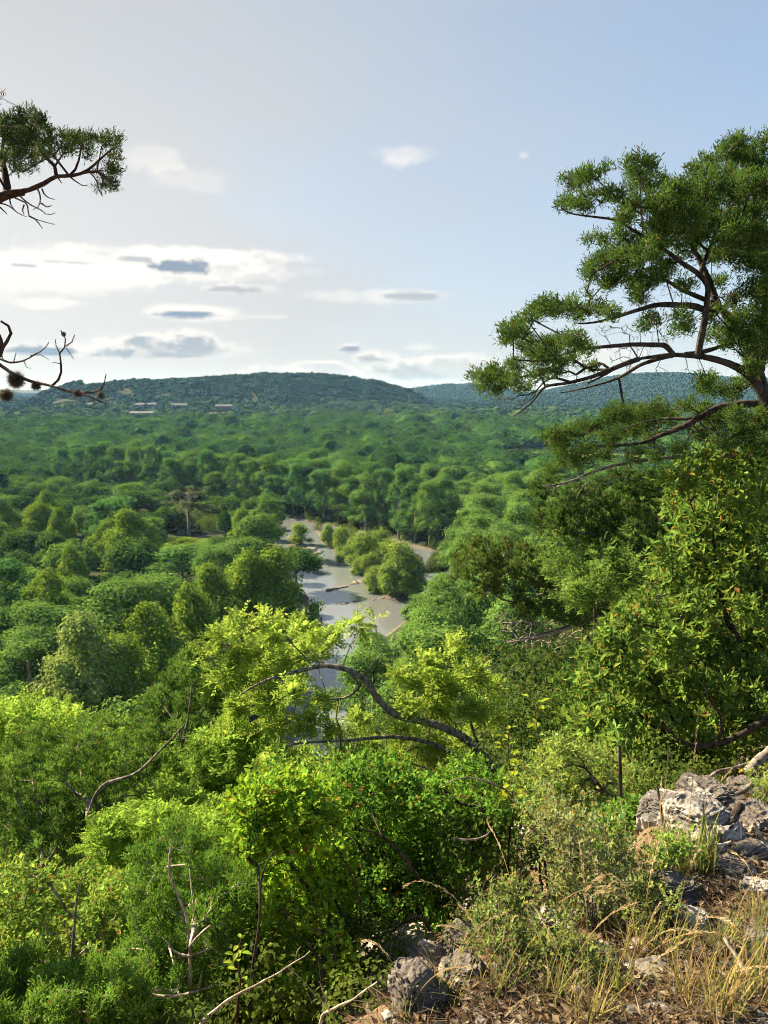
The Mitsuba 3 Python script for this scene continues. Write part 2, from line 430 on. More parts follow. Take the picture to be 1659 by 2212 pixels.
def cypress(rng, h, w, col, n, size, bare=0.16):
    lobes, limbs = [], []
    sway = rng.normal(size=2) * 0.12
    for i in range(int(rng.integers(34, 44))):
        f = rng.uniform(0, 1) ** 0.8
        z = h * (bare + (0.96 - bare) * f)
        reach = w / 2 * (0.66 + 0.55 * f - 0.95 * max(0, f - 0.5) / 0.5) * rng.uniform(0.85, 1.2)
        a = rng.uniform(0, 6.28)
        k = reach * rng.uniform(0.35, 1.0) ** 0.6
        e = np.array([k * math.cos(a) + sway[0] * z, k * math.sin(a) + sway[1] * z, z + 0.12 * k])
        r = w * rng.uniform(0.08, 0.17)
        lobes.append((*e, r, r, r * rng.uniform(0.6, 1.1)))
        if rng.random() < 0.5:
            limbs.append((max(z - 0.2 * k, 1), e, 0.09))
    lobes.append((0, 0, h - 1.2, w * .22, w * .22, 0.9))
    return trunk_mesh(rng, h * 0.94, 0.45, 0.15, limbs), crown(rng, lobes, n, size, col, up=0.35, flat=0.08, shell=(0.6, 1.35), aspect=0.45, core=0.75)


def bush(rng, h, w, col, n, size, lob=10, core=0.85):
    lobes = []
    for i in range(lob):
        a, f = rng.uniform(0, 6.28), rng.uniform(0.15, 0.85)
        k = w / 2 * rng.uniform(0.1, 0.75) * (1.1 - f * 0.7)
        r = w * rng.uniform(0.14, 0.24)
        lobes.append((k * math.cos(a), k * math.sin(a), f * h, r, r, r * rng.uniform(0.9, 1.5)))
    lobes.append((0, 0, h * .45, w * .25, w * .25, h * .42))
    return trunk_mesh(rng, h * 0.8, 0.08, 0.2, (), 5), crown(rng, lobes, n, size, col, jit=0.2, core=core)


GREEN = dict(oak=(0.068, 0.145, 0.028), dark=(0.044, 0.105, 0.026), light=(0.113, 0.214, 0.040), syc=(0.150, 0.250, 0.031), pale=(0.206, 0.297, 0.079),
             cyp=(0.074, 0.173, 0.041), cypl=(0.117, 0.230, 0.050), will=(0.168, 0.265, 0.048), grey=(0.101, 0.146, 0.057))
PROTO = {}


def proto(name, pair, mat, barkmat):
    t, c = pair
    key = 'proto_' + name
    scene[key] = {'type': 'shapegroup', 'trunk': ply((t[0], t[1]), barkmat, smooth=True), 'crown': ply((c[0], c[1]), mat, color=c[2])}
    PROTO.setdefault(name.rstrip('0123456789'), []).append(key)


g = lambda s: np.random.default_rng(s)
for i in range(3):
    proto(f'oak{i}', oak(g(20 + i), 11, 12, GREEN['oak'], 5200, 0.55), 'leaf_far', 'bark_brown')
    proto(f'dark{i}', oak(g(30 + i), 11, 12, GREEN['dark'], 5200, 0.55), 'leaf_far', 'bark_brown')
    proto(f'light{i}', oak(g(40 + i), 12, 12, GREEN['light'], 5200, 0.55, 0.2), 'leaf_far', 'bark_brown')
    proto(f'syc{i}', sycamore(g(50 + i), 17, 12, GREEN['syc'], 7500, 0.46), 'leaf_far', 'bark_grey')
    proto(f'cyp{i}', cypress(g(60 + i), 22, 12, np.array(GREEN['cyp']) * [(1.2, 1.15, 1.1), (1.45, 1.25, 1.1), (1.0, 1.05, 1.15)][i], 7500, 0.62), 'leaf_far', 'bark_cypress')
    proto(f'cypl{i}', cypress(g(70 + i), 22, 13, GREEN['cypl'], 12000, 0.52, 0.25), 'leaf_far', 'bark_cypress')
    proto(f'will{i}', bush(g(80 + i), 9, 6.5, GREEN['will'], 4000, 0.34, 14), 'leaf_far', 'bark_grey')
proto('pale0', sycamore(g(56), 17, 12, GREEN['pale'], 7500, 0.42), 'leaf_far', 'bark_grey')

counts = {}


def numbered(name):
    counts[name] = counts.get(name, 0) + 1
    return name if counts[name] == 1 else f'{name}_{counts[name] - 1:03d}'


taken = []


def plant(kind, name, x, y, h, w, text, cat, group=None, z=None, rng=R, h0=None):
    """one tree: an instance of one of the kinds, with its own height, width and turn"""
    base = {'oak': (11, 12), 'dark': (11, 12), 'light': (12, 12), 'syc': (17, 12), 'pale': (17, 12), 'cyp': (22, 12), 'cypl': (22, 13), 'will': (9, 6.5)}[kind]
    z = float(height(np.array([x]), np.array([y]))[0]) if z is None else z
    key = numbered(name)
    scene[key] = {'type': 'instance', 'shapegroup': {'type': 'ref', 'id': PROTO[kind][int(rng.integers(len(PROTO[kind])))]},
                  'to_world': T().translate([float(x), float(y), z - 0.15]).rotate([0, 0, 1], float(rng.uniform(0, 360))).scale([w / base[1], w / base[1], h / base[0]])}
    label(key, text, cat, group)
    taken.append((x, y, w))
    return key


def plant_top(kind, name, qx, qy, h, w, text, cat, group=None):
    """the tree whose top is seen at (qx, qy) and which is h metres tall"""
    z0 = 2.0
    for _ in range(6):
        p = on_level(qx, qy, z0 + h)
        z0 = float(height(np.array([p[0]]), np.array([p[1]]))[0])
    return plant(kind, name, p[0], p[1], h, w, text, cat, group, z0)


def free(x, y, w, k=0.42):
    return all((x - a) ** 2 + (y - b) ** 2 > (k * (w + c)) ** 2 for a, b, c in taken)
# ---------------------------------------------------------------- trees of the valley
# trees one can point to
for kind, name, qx, qy, h, w, text, cat in [
    ('syc', 'sycamore_tree', 590, 1192, 19, 17, 'big dark round sycamore bulging over the river edge beside the reflecting water', 'tree'),
    ('syc', 'sycamore_tree', 535, 1198, 18.5, 13, 'tall sunlit sycamore with knobbly crown just behind the big round riverside sycamore', 'tree'),
    ('syc', 'sycamore_tree', 452, 1228, 17.5, 12, 'sunlit sycamore with a pointed top between cypress strip and river sycamores', 'tree'),
    ('syc', 'sycamore_tree', 405, 1275, 17, 12, 'bright green sycamore with lumpy crown standing in the middle of the riverside wood', 'tree'),
    ('syc', 'sycamore_tree', 318, 1312, 17, 13, 'yellow-edged sycamore next to the pale feathery sycamore in the near wood', 'tree'),
    ('pale', 'sycamore_tree', 175, 1340, 18, 14, 'palest yellow-green sycamore with airy crown in the near wood', 'tree'),
    ('syc', 'sycamore_tree', 268, 1385, 15, 11, 'lower bright sycamore in front of the pale airy sycamore', 'tree'),
    ('syc', 'sycamore_tree', 430, 1395, 14, 11, 'shaded sycamore below the lumpy bright one, above the near junipers', 'tree'),
    ('cypl', 'cypress_tree', 245, 1258, 17, 15, 'wide flat-topped cypress above the yellow-edged sycamore in the near wood', 'tree'),
    ('cypl', 'cypress_tree', 345, 1240, 17, 15, 'feathery blue-green cypress between the wide flat one and the lawn gap', 'tree'),
    ('cypl', 'cypress_tree', 128, 1312, 16, 14, 'feathery cypress above the pale airy sycamore near the frame edge', 'tree'),
    ('cypl', 'cypress_tree', 60, 1378, 14, 12, 'dark feathery cypress at the picture edge below the rounded oaks', 'tree'),
    ('cypl', 'cypress_tree', 470, 1178, 16, 13, 'soft feathery cypress behind the pointed sycamore, before the skeletal tree', 'tree'),
    ('light', 'pecan_tree', 555, 1104, 14, 15, 'bright yellow-green rounded tree beside the gravel reach of river', 'tree'),
    ('light', 'pecan_tree', 610, 1180, 8, 7, 'small ragged yellow-green tree on the river bank opposite the gravel bar', 'tree'),
    ('oak', 'oak_tree', 275, 1048, 15, 17, 'large rounded oak overlooking the skeletal cypress from the wood', 'tree'),
    ('oak', 'oak_tree', 340, 1064, 12, 9, 'small rounded oak beside the white shed', 'tree'),
    ('dark', 'live_oak_tree', 122, 1076, 13, 19, 'broad dark live oak with pale rimmed crown, upper of two', 'tree'),
    ('dark', 'live_oak_tree', 222, 1104, 12, 15, 'broad dark live oak with pale rimmed crown, lower of two', 'tree'),
    ('light', 'pecan_tree', 318, 1118, 13, 12, 'sunlit pecan in front of the skeletal cypress', 'tree'),
    ('oak', 'oak_tree', 290, 1150, 15, 15, 'big dark oak with bright crest above the lawn gap', 'tree'),
    ('light', 'pecan_tree', 150, 1160, 14, 16, 'pale broad pecan in the middle of the oak wood', 'tree'),
    ('light', 'pecan_tree', 40, 1210, 14, 15, 'pale broad pecan at the frame edge above the shady cypress', 'tree'),
    ('oak', 'oak_tree', 110, 1135, 13, 10, 'small dense oak below the broad dark live oak', 'tree'),
    ('oak', 'oak_tree', 45, 1132, 13, 13, 'rounded oak at the frame edge below the broad dark live oak', 'tree'),
    ('oak', 'oak_tree', 20, 1290, 15, 14, 'olive oak at the picture edge above the dark feathery cypress', 'tree'),
    ('dark', 'live_oak_tree', 485, 1094, 13, 6, 'narrow dark ragged tree just right of the skeletal cypress', 'tree'),
    # the island in the river
    ('will', 'willow_bush', 648, 1131, 6.8, 9.4, 'small round willow bush alone at the head of the gravel bar', 'bush'),
    ('will', 'willow_bush', 710, 1130, 8.0, 6.5, 'slim willow at the upstream tip of the island', 'bush'),
    ('will', 'willow_bush', 738, 1132, 10.0, 8.7, 'taller willow with tiered crown next to the slim one on the island', 'bush'),
    ('will', 'willow_bush', 783, 1146, 11.0, 10.2, 'willow in the middle of the island row, above the ledge', 'bush'),
    ('will', 'willow_bush', 823, 1136, 11.0, 8.7, 'upright willow at the back of the island', 'bush'),
    ('will', 'willow_bush', 868, 1172, 12.0, 13.0, 'largest rounded willow at the downstream end of the island', 'bush'),
    ('will', 'willow_bush', 838, 1215, 8.0, 8.7, 'low willow at the water edge under the largest willow', 'bush'),
    ('will', 'willow_bush', 893, 1205, 9.0, 10.2, 'shaded willow by the brown side channel', 'bush'),
    ('will', 'willow_bush', 800, 1190, 7.0, 7.2, 'low willow leaning over the riffles from the island', 'bush'),
    ('will', 'willow_bush', 735, 1190, 3.5, 5.8, 'low scrubby willow beside the riffles', 'bush'),
    ('will', 'willow_bush', 762, 1160, 8, 7, 'ragged willow between the tiered one and the middle of the island row', 'bush'),
    ('will', 'willow_bush', 845, 1165, 10, 8, 'full willow behind the largest one, toward the shaded bank', 'bush'),
    ('will', 'willow_bush', 812, 1222, 7, 7, 'bushy willow at the ledge side of the largest willow', 'bush'),
    ('will', 'willow_bush', 775, 1205, 5, 6, 'small bushy willow by the upper rock ledge', 'bush'),
    ('will', 'willow_bush', 872, 1240, 6, 7, 'low bushy willow at the island tail beside the brown shallows', 'bush'),
]:
    plant_top(kind, name, qx, qy, h, w, text, cat)

# the skeletal cypress in mid valley
sk = on_level(408, 1160, 1.8)
rs = g(77)
wood, tufts = [tube(resample([[0, 0, -1], [0.1, 0, 4], [0.0, 0.1, 9], [0.2, 0, 13.5]], 1.2), np.linspace(0.75, 0.12, 13), 8)], []
lob = []
for i in range(20):
    a, z0 = rs.uniform(0, 6.28), rs.uniform(5.0, 13.5)
    L = (13.5 - 0.75 * (z0 - 5)) * rs.uniform(0.6, 1)
    e = np.array([L * math.cos(a), L * math.sin(a), z0 + L * rs.uniform(-0.02, 0.45)])
    c = resample([[0, 0, z0], e * [.45, .45, 1] + [rs.normal() * .5, rs.normal() * .5, 1.1], e + [0, 0, -.4]], 0.8)
    wood.append(tube(c, np.linspace(0.20, 0.05, len(c)), 5))
    for p in c[len(c) // 2:]:
        if rs.random() < 0.35:
            continue
        lob.append((*(p + rs.normal(size=3) * .25), 0.8, 0.8, 0.5))
wood = join(wood)
put('bare_cypress__trunk', (wood[0] + sk, wood[1]), 'bark_cypress', True)
lv = crown(rs, lob, 9000, 0.40, (0.12, 0.165, 0.07), up=0.3, flat=0.3, core=0)
put('bare_cypress__crown', (lv[0] + sk, lv[1], lv[2]), 'leaf_soft')
label('bare_cypress', 'half-bare grey cypress with spreading limbs standing before the river bend', 'tree')
taken.append((sk[0], sk[1], 12))

# the row of tall cypresses along the far bank and the band of them down the near side of it
def along(poly, s):
    seg = np.linalg.norm(np.diff(poly, axis=0), axis=1)
    c = np.concatenate([[0], np.cumsum(seg)])
    return np.array([np.interp(s, c, poly[:, k]) for k in (0, 1)]), c[-1]


far_bank, near_bank = rb[:7], rb[6:]


def band_ok(x, y, w, h):
    """the band stays clear of the water that the photograph shows"""
    for dx, f in ((-.5, .45), (-.5, .65), (-.36, .9), (0, 1)):
        v = np.array([x + dx * w, y, 2 + f * h]) - EYE
        k = v @ FWD
        qx, qy = CX + FQ * v[0] / k, CY - FQ * (v @ UPV) / k
        if qx < np.interp(qy, [1000, 1090, 1130, 1170, 1230, 1290, 1320, 1350, 1400, 1500], [1000, 1000, 985, 955, 925, 890, 845, 790, 735, 715]) - 8:
            return False
    return True


for row, (off, gap) in enumerate(((4.5, 9.0), (13, 10.5))):
    _, total = along(far_bank, 0)
    s = 0
    while s < total:
        p, _ = along(far_bank, s)
        q, _ = along(far_bank, s + 2)
        t = unit(q - p) if s + 2 < total else unit(far_bank[-1] - far_bank[-2])
        nrm = np.array([-t[1], t[0]])
        c = p + nrm * (off + R.uniform(-1.2, 1.5))
        h = R.uniform(14, 24)
        plant('cyp' if R.random() < 0.8 else 'cypl', 'cypress_tree', c[0], c[1], h, R.uniform(9, 16),
              'tall straight cypress in the front rank along the shaded far bank' if row == 0 else 'tall cypress in the second rank behind the shaded far bank', 'tree',
              'cypresses in the front rank of the far bank' if row == 0 else 'cypresses in the second rank of the far bank')
        s += gap * R.uniform(0.6, 1.4)
for off, gap in ((5, 8.5), (14, 9), (24, 9.5), (35, 11)):
    _, total = along(near_bank, 0)
    s = -30.0 if off > 10 else 0.0
    while s < total - 30:
        p, _ = along(near_bank, max(s, 0))
        q, _ = along(near_bank, max(s, 0) + 2)
        t = unit(q - p)
        nrm = np.array([-t[1], t[0]])
        c = p + nrm * (off + R.uniform(-1.5, 1.5)) + (t * s if s < 0 else 0)
        zz = float(height(c[:1], c[1:])[0])
        hh_, ww_ = R.uniform(18, 22), R.uniform(10.5, 13.5)
        for hh_, ww_ in ((hh_, ww_), (hh_ * .75, ww_ * .8), (hh_ * .5, ww_ * .6)):
            if band_ok(c[0], c[1], ww_, hh_):
                break
        else:
            s += gap * 0.5
            continue
        if free(c[0], c[1], 9, 0.36) and zz < 12:
            plant('cypl', 'cypress_tree', c[0], c[1], hh_, ww_, 'soft light green cypress in the dense band below the cliff', 'tree', 'cypresses in the band below the cliff')
        s += gap * R.uniform(0.8, 1.2)

# clearings
MEADOW = np.array([on_level(x, y, 4.0)[:2] for x, y in [(1128, 1004), (1120, 978), (1160, 974), (1240, 975), (1420, 985), (1420, 1012), (1250, 1008)]])
LAWN = np.array([on_level(x, y, 1.0)[:2] for x, y in [(682, 1322), (640, 1330), (585, 1480), (560, 1620), (612, 1640), (634, 1500), (662, 1395)]])
YARD = np.array([on_level(x, y, 2.0)[:2] for x, y in [(335, 1225), (380, 1228), (376, 1246), (330, 1246)]])
GAP = np.array([on_level(x, y, 1.5)[:2] for x, y in [(375, 1098), (500, 1110), (475, 1136), (440, 1150), (380, 1150), (372, 1120)]])
# the woods of the valley: single trees out to 430 m
def sight(x, y, z):
    """where a point is seen, in the photograph's measure"""
    v = np.array([x, y, z]) - EYE
    f = v @ FWD
    return CX + FQ * v[0] / f, CY - FQ * (v @ UPV) / f


n_single = 0
cand = []
for _ in range(7000):
    r_ = math.sqrt(R.uniform(62 ** 2, 385 ** 2))
    a_ = R.uniform(math.radians(-31), math.radians(33))
    cand.append((r_ * math.sin(a_), r_ * math.cos(a_)))
cand = np.array(cand)
cz = height(cand[:, 0], cand[:, 1])
sr = signed(cand, RIVER)
ok = (sr > 3.5) & (cz < 30)
for poly, m in ((MEADOW, 3), (LAWN, 1.0), (YARD, 3), (GAP, 2), (ISLAND, 2)):
    ok &= signed(cand, poly) > m
for (x, y), z, s_ in zip(cand[ok], cz[ok], sr[ok]):
    left = x < np.interp(y, rb[::-1, 1][np.argsort(rb[::-1, 1])], rb[::-1, 0][np.argsort(rb[::-1, 1])])
    w = R.uniform(9, 14) if R.random() < 0.5 else R.uniform(13, 19)
    if not free(x, y, w, 0.37) or (not left and y < 240 and not band_ok(x, y, w, 13)):
        continue
    u = R.random()
    slope = z > 9
    if slope:
        plant('dark' if u < .6 else 'oak', 'oak_tree', x, y, R.uniform(6, 9), w * 0.7, 'small dark oak rooted on the steep cliff side', 'tree', 'oaks on the cliff side', z)
    elif left and y < 240:
        kind, nm, tx = (('cyp', 'cypress_tree', 'feathery cypress in the wood on the near side of the river') if u < .07 else ('syc', 'sycamore_tree', 'sycamore in the wood on the near side of the river') if u < .45 else
                        ('light', 'pecan_tree', 'rounded pecan in the wood on the near side of the river') if u < .68 else ('oak', 'oak_tree', 'rounded oak in the wood on the near side of the river'))
        h = {'cyp': 18, 'syc': 15, 'light': 12, 'oak': 11}[kind] * R.uniform(0.8, 1.15)
        # keep the sight lines to the river open
        qx, qy = sight(x + w * 0.5, y, z + h * 0.7)
        if 560 < qx < 760 and qy < 1500 and y < 175:
            h *= 0.5; w *= 0.6
        for _ in range(10):                                    # low trees at the cliff foot, before the tall sycamores
            if y > 102 or sight(x, y, z + h)[1] > 1455:
                break
            h *= 0.85
        w = min(w, h * 1.3)
        for _ in range(8):                                     # nor hide the half-bare cypress
            qx, qy = sight(x, y, z + h)
            if not (345 < qx < 470 and y < 256 and qy < 1166):
                break
            h *= 0.82
        plant(kind, nm, x, y, h, w, tx, 'tree', nm.split('_')[0] + ' trees of the near wood', z)
    elif left:
        kind, nm = ('dark', 'live_oak_tree') if u < .3 else ('light', 'pecan_tree') if u < .55 else ('oak', 'oak_tree')
        h = R.uniform(9, 13)
        for _ in range(8):
            qx, qy = sight(x, y, z + h)
            if not (345 < qx < 470 and y < 256 and qy < 1166):
                break
            h *= 0.8
        plant(kind, nm, x, y, h, w, nm.replace('_tree', '').replace('_', ' ') + ' among the rounded crowns beside the river bend', 'tree', nm.replace('_tree', '').replace('_', ' ') + ' trees by the river bend', z)
    else:
        kind, nm = ('light', 'pecan_tree') if u < .5 else ('oak', 'oak_tree') if u < .8 else ('dark', 'live_oak_tree')
        plant(kind, nm, x, y, R.uniform(9, 14), w, nm.replace('_tree', '').replace('_', ' ') + ' in the sunlit wood beyond the tall bank cypresses', 'tree', nm.replace('_tree', '').replace('_', ' ') + ' trees beyond the cypresses', z)
    n_single += 1
print('single trees', n_single, len(taken))

# labels that tell the many trees apart by what they stand next to
MARKS = [('the round riverside sycamore', 590, 1260), ('the palest airy sycamore', 175, 1400), ('the half-bare grey cypress', 408, 1120), ('the wide flat-topped cypress', 245, 1290), ('the broad dark live oaks', 170, 1100),
         ('the white shed', 296, 1088), ('the largest island willow', 868, 1230), ('the lone willow bush', 648, 1150), ('the hay meadow', 1160, 990), ('the olive juniper', 1150, 1260), ('the river bend', 560, 1115), ('the pointed sycamore', 452, 1260),
         ('the large rounded oak', 275, 1085), ('the lowest tip of the arching juniper', 1020, 850), ('the island tail', 890, 1300), ('the bright lawn', 640, 1400), ('the tiered island willow', 738, 1170), ('the arched limb', 800, 1480), ('the light elm bush', 1270, 1220), ('the feathery near cypress', 60, 1410), ('the hill foot houses', 293, 880), ('the hill shoulder', 960, 885), ('the dead limb with moss', 100, 850), ('the bare grey limb', 1000, 1040), ('the dense juniper', 1250, 1100)]


def tell_apart():
    used_labels = {v['label'] for v in labels.values() if v.get('label')}
    for key, lab in labels.items():
        if lab.get('category') != 'tree' or not lab.get('group') or 'to_world' not in scene.get(key, {}):
            continue
        m = np.array(scene[key]['to_world'].matrix)
        qx, qy = sight(m[0, 3], m[1, 3], m[2, 3] + 9)
        head = {'cypresses in the front rank of the far bank': 'tall front-rank cypress of the far bank', 'cypresses in the second rank of the far bank': 'second-rank cypress of the far bank', 'cypresses in the band below the cliff': 'light green cypress of the dense band',
                'oaks on the cliff side': 'small dark oak of the cliff side'}.get(lab['group']) or {'sycamore': 'sycamore', 'pecan': 'rounded pecan', 'oak': 'rounded oak', 'cypress': 'feathery cypress', 'live': 'dark live oak'}[key.split('_')[0]]
        for mk in sorted(MARKS, key=lambda q: math.hypot(q[1] - qx, q[2] - qy))[:24]:
            dx, dy = qx - mk[1], qy - mk[2]
            d = math.hypot(dx, dy)
            far_ = 'just ' if d < 45 else '' if d < 110 else 'well ' if d < 220 else 'far '
            v = 'above' if dy < 0 else 'below'
            h = 'left' if dx < 0 else 'right'
            rel = v if abs(dy) > 2.2 * abs(dx) else f'to the {h} of' if abs(dx) > 2.2 * abs(dy) else f'{v} and {h} of'
            t = f'{head} {far_}{rel} {mk[0]}'
            if len(t.split()) < 17 and t not in used_labels:
                lab['label'] = t
                used_labels.add(t)
                break


tell_apart()

# farther off the wood reads as one mass: patches of crowns
def lump(rng, c, w, h, ico, col, amp=0.55):
    """one crown as an uneven solid mass"""
    d = ico.vertices
    off = rng.uniform(0, 99, 3)
    k = 1 + amp * (meshkit.fbm(d * 1.7 + off, 3, 7) - 0.5) * 2 + 0.30 * (meshkit.noise(d * 5 + off, 8) - 0.5)
    v = d * k[:, None] * [w / 2 * rng.uniform(.8, 1.25), w / 2, h * rng.uniform(.34, .5)]
    v[:, 2] = np.where(v[:, 2] < 0, v[:, 2] * 1.2, v[:, 2])
    t = 1 + 0.5 * (meshkit.noise(d * 4 + off, 4) - 0.5)
    keep = d[ico.faces].mean(1)[:, 2] > -0.35                # never seen from below
    return v + [c[0], c[1], h * 0.58], ico.faces[keep], np.array(col) * t[:, None]


def patch(rng, ntree, span, hmean, wmean, n_cards, size, cols, ico):
    spots, parts = [], []
    for i in range(ntree):
        for _ in range(30):
            x, y = rng.uniform(-span / 2, span / 2, 2)
            if all(math.hypot(x - a, y - b) > 0.66 * wmean for a, b in spots):
                break
        spots.append((x, y))
        w = wmean * rng.choice([0.5, 0.7, 0.9, 1.1, 1.35, 1.7])
        h = hmean * rng.uniform(0.65, 1.2) * (w / wmean) ** 0.4
        col = np.array(cols[rng.integers(len(cols))]) * rng.uniform(0.75, 1.25)
        parts.append(lump(rng, (x, y), w * (0.78 if n_cards > 100 else 0.94), h * (0.9 if n_cards > 100 else 1), ico, col * 0.9))
        if n_cards:
            lobes = []
            for k in range(9):
                u = rand_dir(rng, 1)[0]
                r = w * rng.uniform(0.16, 0.26)
                lobes.append((x + u[0] * (w / 2 - r * .8), y + u[1] * (w / 2 - r * .8), h * 0.62 + abs(u[2]) * h * 0.24, r, r, r * 0.8))
            parts.append(crown(rng, lobes, n_cards, size, col, jit=0.2, core=0))
    return join(parts)


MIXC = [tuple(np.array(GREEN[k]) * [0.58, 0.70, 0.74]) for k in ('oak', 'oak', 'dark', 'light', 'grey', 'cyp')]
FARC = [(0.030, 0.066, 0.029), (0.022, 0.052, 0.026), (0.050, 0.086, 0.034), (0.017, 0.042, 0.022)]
HILLC = [(0.011, 0.030, 0.023), (0.014, 0.035, 0.025), (0.009, 0.026, 0.020), (0.019, 0.039, 0.026)]  # crowns coloured dark to carry the shade lying on the hills
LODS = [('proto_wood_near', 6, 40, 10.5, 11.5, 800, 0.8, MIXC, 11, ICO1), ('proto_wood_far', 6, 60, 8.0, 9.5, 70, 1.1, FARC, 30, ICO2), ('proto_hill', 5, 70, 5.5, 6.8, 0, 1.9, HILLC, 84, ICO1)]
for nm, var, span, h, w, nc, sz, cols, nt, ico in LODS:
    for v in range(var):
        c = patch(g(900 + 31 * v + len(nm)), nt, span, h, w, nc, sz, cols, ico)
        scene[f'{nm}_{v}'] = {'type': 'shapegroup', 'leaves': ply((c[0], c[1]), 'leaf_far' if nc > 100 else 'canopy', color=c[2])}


from scipy.interpolate import RegularGridInterpolator
_ga, _gr = np.radians(np.linspace(-60, 60, 161)), np.geomspace(50, 7000, 260)
_A, _R = np.meshgrid(_ga, _gr, indexing='ij')
COARSE = RegularGridInterpolator((_ga, _gr), height(_R * np.sin(_A), _R * np.cos(_A)), bounds_error=False, fill_value=None)


def grad(x, y, e=12.0):
    return (height(x + e, y) - height(x - e, y)) / (2 * e), (height(x, y + e) - height(x, y - e)) / (2 * e)


def mass(name, protos, nvar, r0, r1, step, az0, az1, text, rng, zs=1.0):
    """a jittered grid of patches, laid along the ground's slope, where the camera's side of the hills shows them"""
    n, xs, ys = 0, [], []
    for x in np.arange(-r1, r1, step):
        for y in np.arange(0, r1, step):
            xx, yy = x + rng.uniform(-.2, .2) * step, y + rng.uniform(-.2, .2) * step
            r_, a_ = math.hypot(xx, yy), math.degrees(math.atan2(xx, yy))
            if r0 <= r_ < r1 and az0 < a_ < az1:
                xs.append(xx); ys.append(yy)
    xs, ys = np.array(xs), np.array(ys)
    P = np.stack([xs, ys], 1)
    zz = height(xs, ys)
    # hidden behind a hill from anywhere near the camera: leave out
    vis = np.ones(len(xs), bool)
    far_r, far_a = np.hypot(xs, ys), np.arctan2(xs, ys)
    for f in np.linspace(0.25, 0.985, 40):
        vis &= COARSE(np.stack([far_a, np.clip(far_r * f, 60, 6500)], 1)) < (H + 12) + (zz + 14 - H - 12) * f + 2
    xs, ys, zz, P = xs[vis], ys[vis], zz[vis], P[vis]
    vis = np.ones(len(xs), bool)
    gx, gy = grad(xs, ys)
    keep = vis & (signed(P, MEADOW) > step * 0.45) & ((signed(P, RIVER) > step * .5) if r0 < 600 else True)
    for c in HOUSE_SPOTS:
        keep &= (np.abs(xs - c[0]) > 15) | (np.abs(ys - (c[1] + 10)) > 24)
    for x, y, z, a, b in zip(xs[keep], ys[keep], zz[keep], gx[keep], gy[keep]):
        n += 1
        rot = rng.uniform(0, 2 * np.pi)
        c, s = math.cos(rot), math.sin(rot)
        k = rng.uniform(0.9, 1.1)
        M = np.array([[1, 0, 0, x], [0, 1, 0, y], [a, b, 1, z - 0.3], [0, 0, 0, 1.0]]) @ np.array([[c * k, -s * k, 0, 0], [s * k, c * k, 0, 0], [0, 0, zs * rng.uniform(.85, 1.15), 0], [0, 0, 0, 1]])
        scene[f'{name}__{n:03d}'] = {'type': 'instance', 'shapegroup': {'type': 'ref', 'id': f'{protos}_{rng.integers(nvar)}'}, 'to_world': T(M.tolist())}
    label(name, text, 'woodland', None, 'stuff')
    print(name, n)


HOUSES = [(395, 876, 1130, 26, 9, 'long pale farmhouse with two roof levels under the wooded hill'), (305, 873, 1135, 0, 0, ''), ]
HOUSE_LIST = [  # qx, qy of the base, length, depth, height, distance, text
    (293, 881, 22, 10, 6.0, 1110, 'long white two-storey house with a porch below the wooded hill'),
    (328, 877, 12, 8, 4.0, 1115, 'low pale wing building beside the long white house'),
    (205, 878, 26, 12, 4.5, 1110, 'broad pale grey house behind the dead branch tips under the hill'),
    (385, 879, 24, 10, 4, 1120, 'low brown-grey house by the yellow-green tree below the hill'),
    (483, 883, 22, 10, 5, 1080, 'small white house farther along the hill foot from the brown-grey one'),
    (305, 897, 28, 12, 3, 960, 'long low pale shed roof among the trees below the white house'),
    (468, 900, 18, 10, 3.5, 950, 'small low pale shed half hidden in the tree tops'),
]
HOUSE_SPOTS = []
for qx, qy, L, Dp, hh, D, tx in HOUSE_LIST:
    p = at(qx, qy, D)
    HOUSE_SPOTS.append((p[0], p[1], p[2], L, Dp, hh, tx))
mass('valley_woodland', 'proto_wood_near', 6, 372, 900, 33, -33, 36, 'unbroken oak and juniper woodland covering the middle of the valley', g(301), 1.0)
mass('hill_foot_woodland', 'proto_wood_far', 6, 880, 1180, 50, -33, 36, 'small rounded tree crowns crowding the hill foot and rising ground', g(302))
mass('distant_woodland', 'proto_hill', 5, 1170, 4600, 66, -33, 36, 'fine tree cover on the distant hills, shade put into its dark colour', g(303))

# single crowns round the far houses
for v in range(3):
    lm = lump(g(950 + v), (0, 0), 6.4, 6.5, ICO1, FARC[v] if v < 3 else FARC[0])
    scene[f'proto_lone_crown_{v}'] = {'type': 'shapegroup', 'leaves': ply((lm[0], lm[1]), 'canopy', color=lm[2])}
rh, nh = g(960), 0
for hx, hy, hz, L_, D_, hh_, _ in HOUSE_SPOTS:
    for _ in range(110):
        dx, dy = rh.uniform(-52, 52), rh.uniform(-44, 75)
        if abs(dx) < L_ / 2 + 4 and -13 < dy < D_ + 5:
            continue
        if any(abs(hx + dx - q[0]) < q[3] / 2 + 3 and -9 < hy + dy - q[1] < q[4] + 4 for q in HOUSE_SPOTS):
            continue
        nh += 1
        k = rh.uniform(0.6, 1.2)
        zz_ = float(height(np.array([hx + dx]), np.array([hy + dy]))[0])
        scene[f'house_woodland__{nh:03d}'] = {'type': 'instance', 'shapegroup': {'type': 'ref', 'id': f'proto_lone_crown_{rh.integers(3)}'}, 'to_world': T().translate([float(hx + dx), float(hy + dy), zz_ - 0.4]).rotate([0, 0, 1], float(rh.uniform(0, 360))).scale([k, k, k * float(rh.uniform(.7, 1.0))])}
label('house_woodland', 'small trees crowding round the houses at the hill foot', 'woodland', None, 'stuff')
# ---------------------------------------------------------------- plants close by: grown from a traced skeleton towards points of foliage


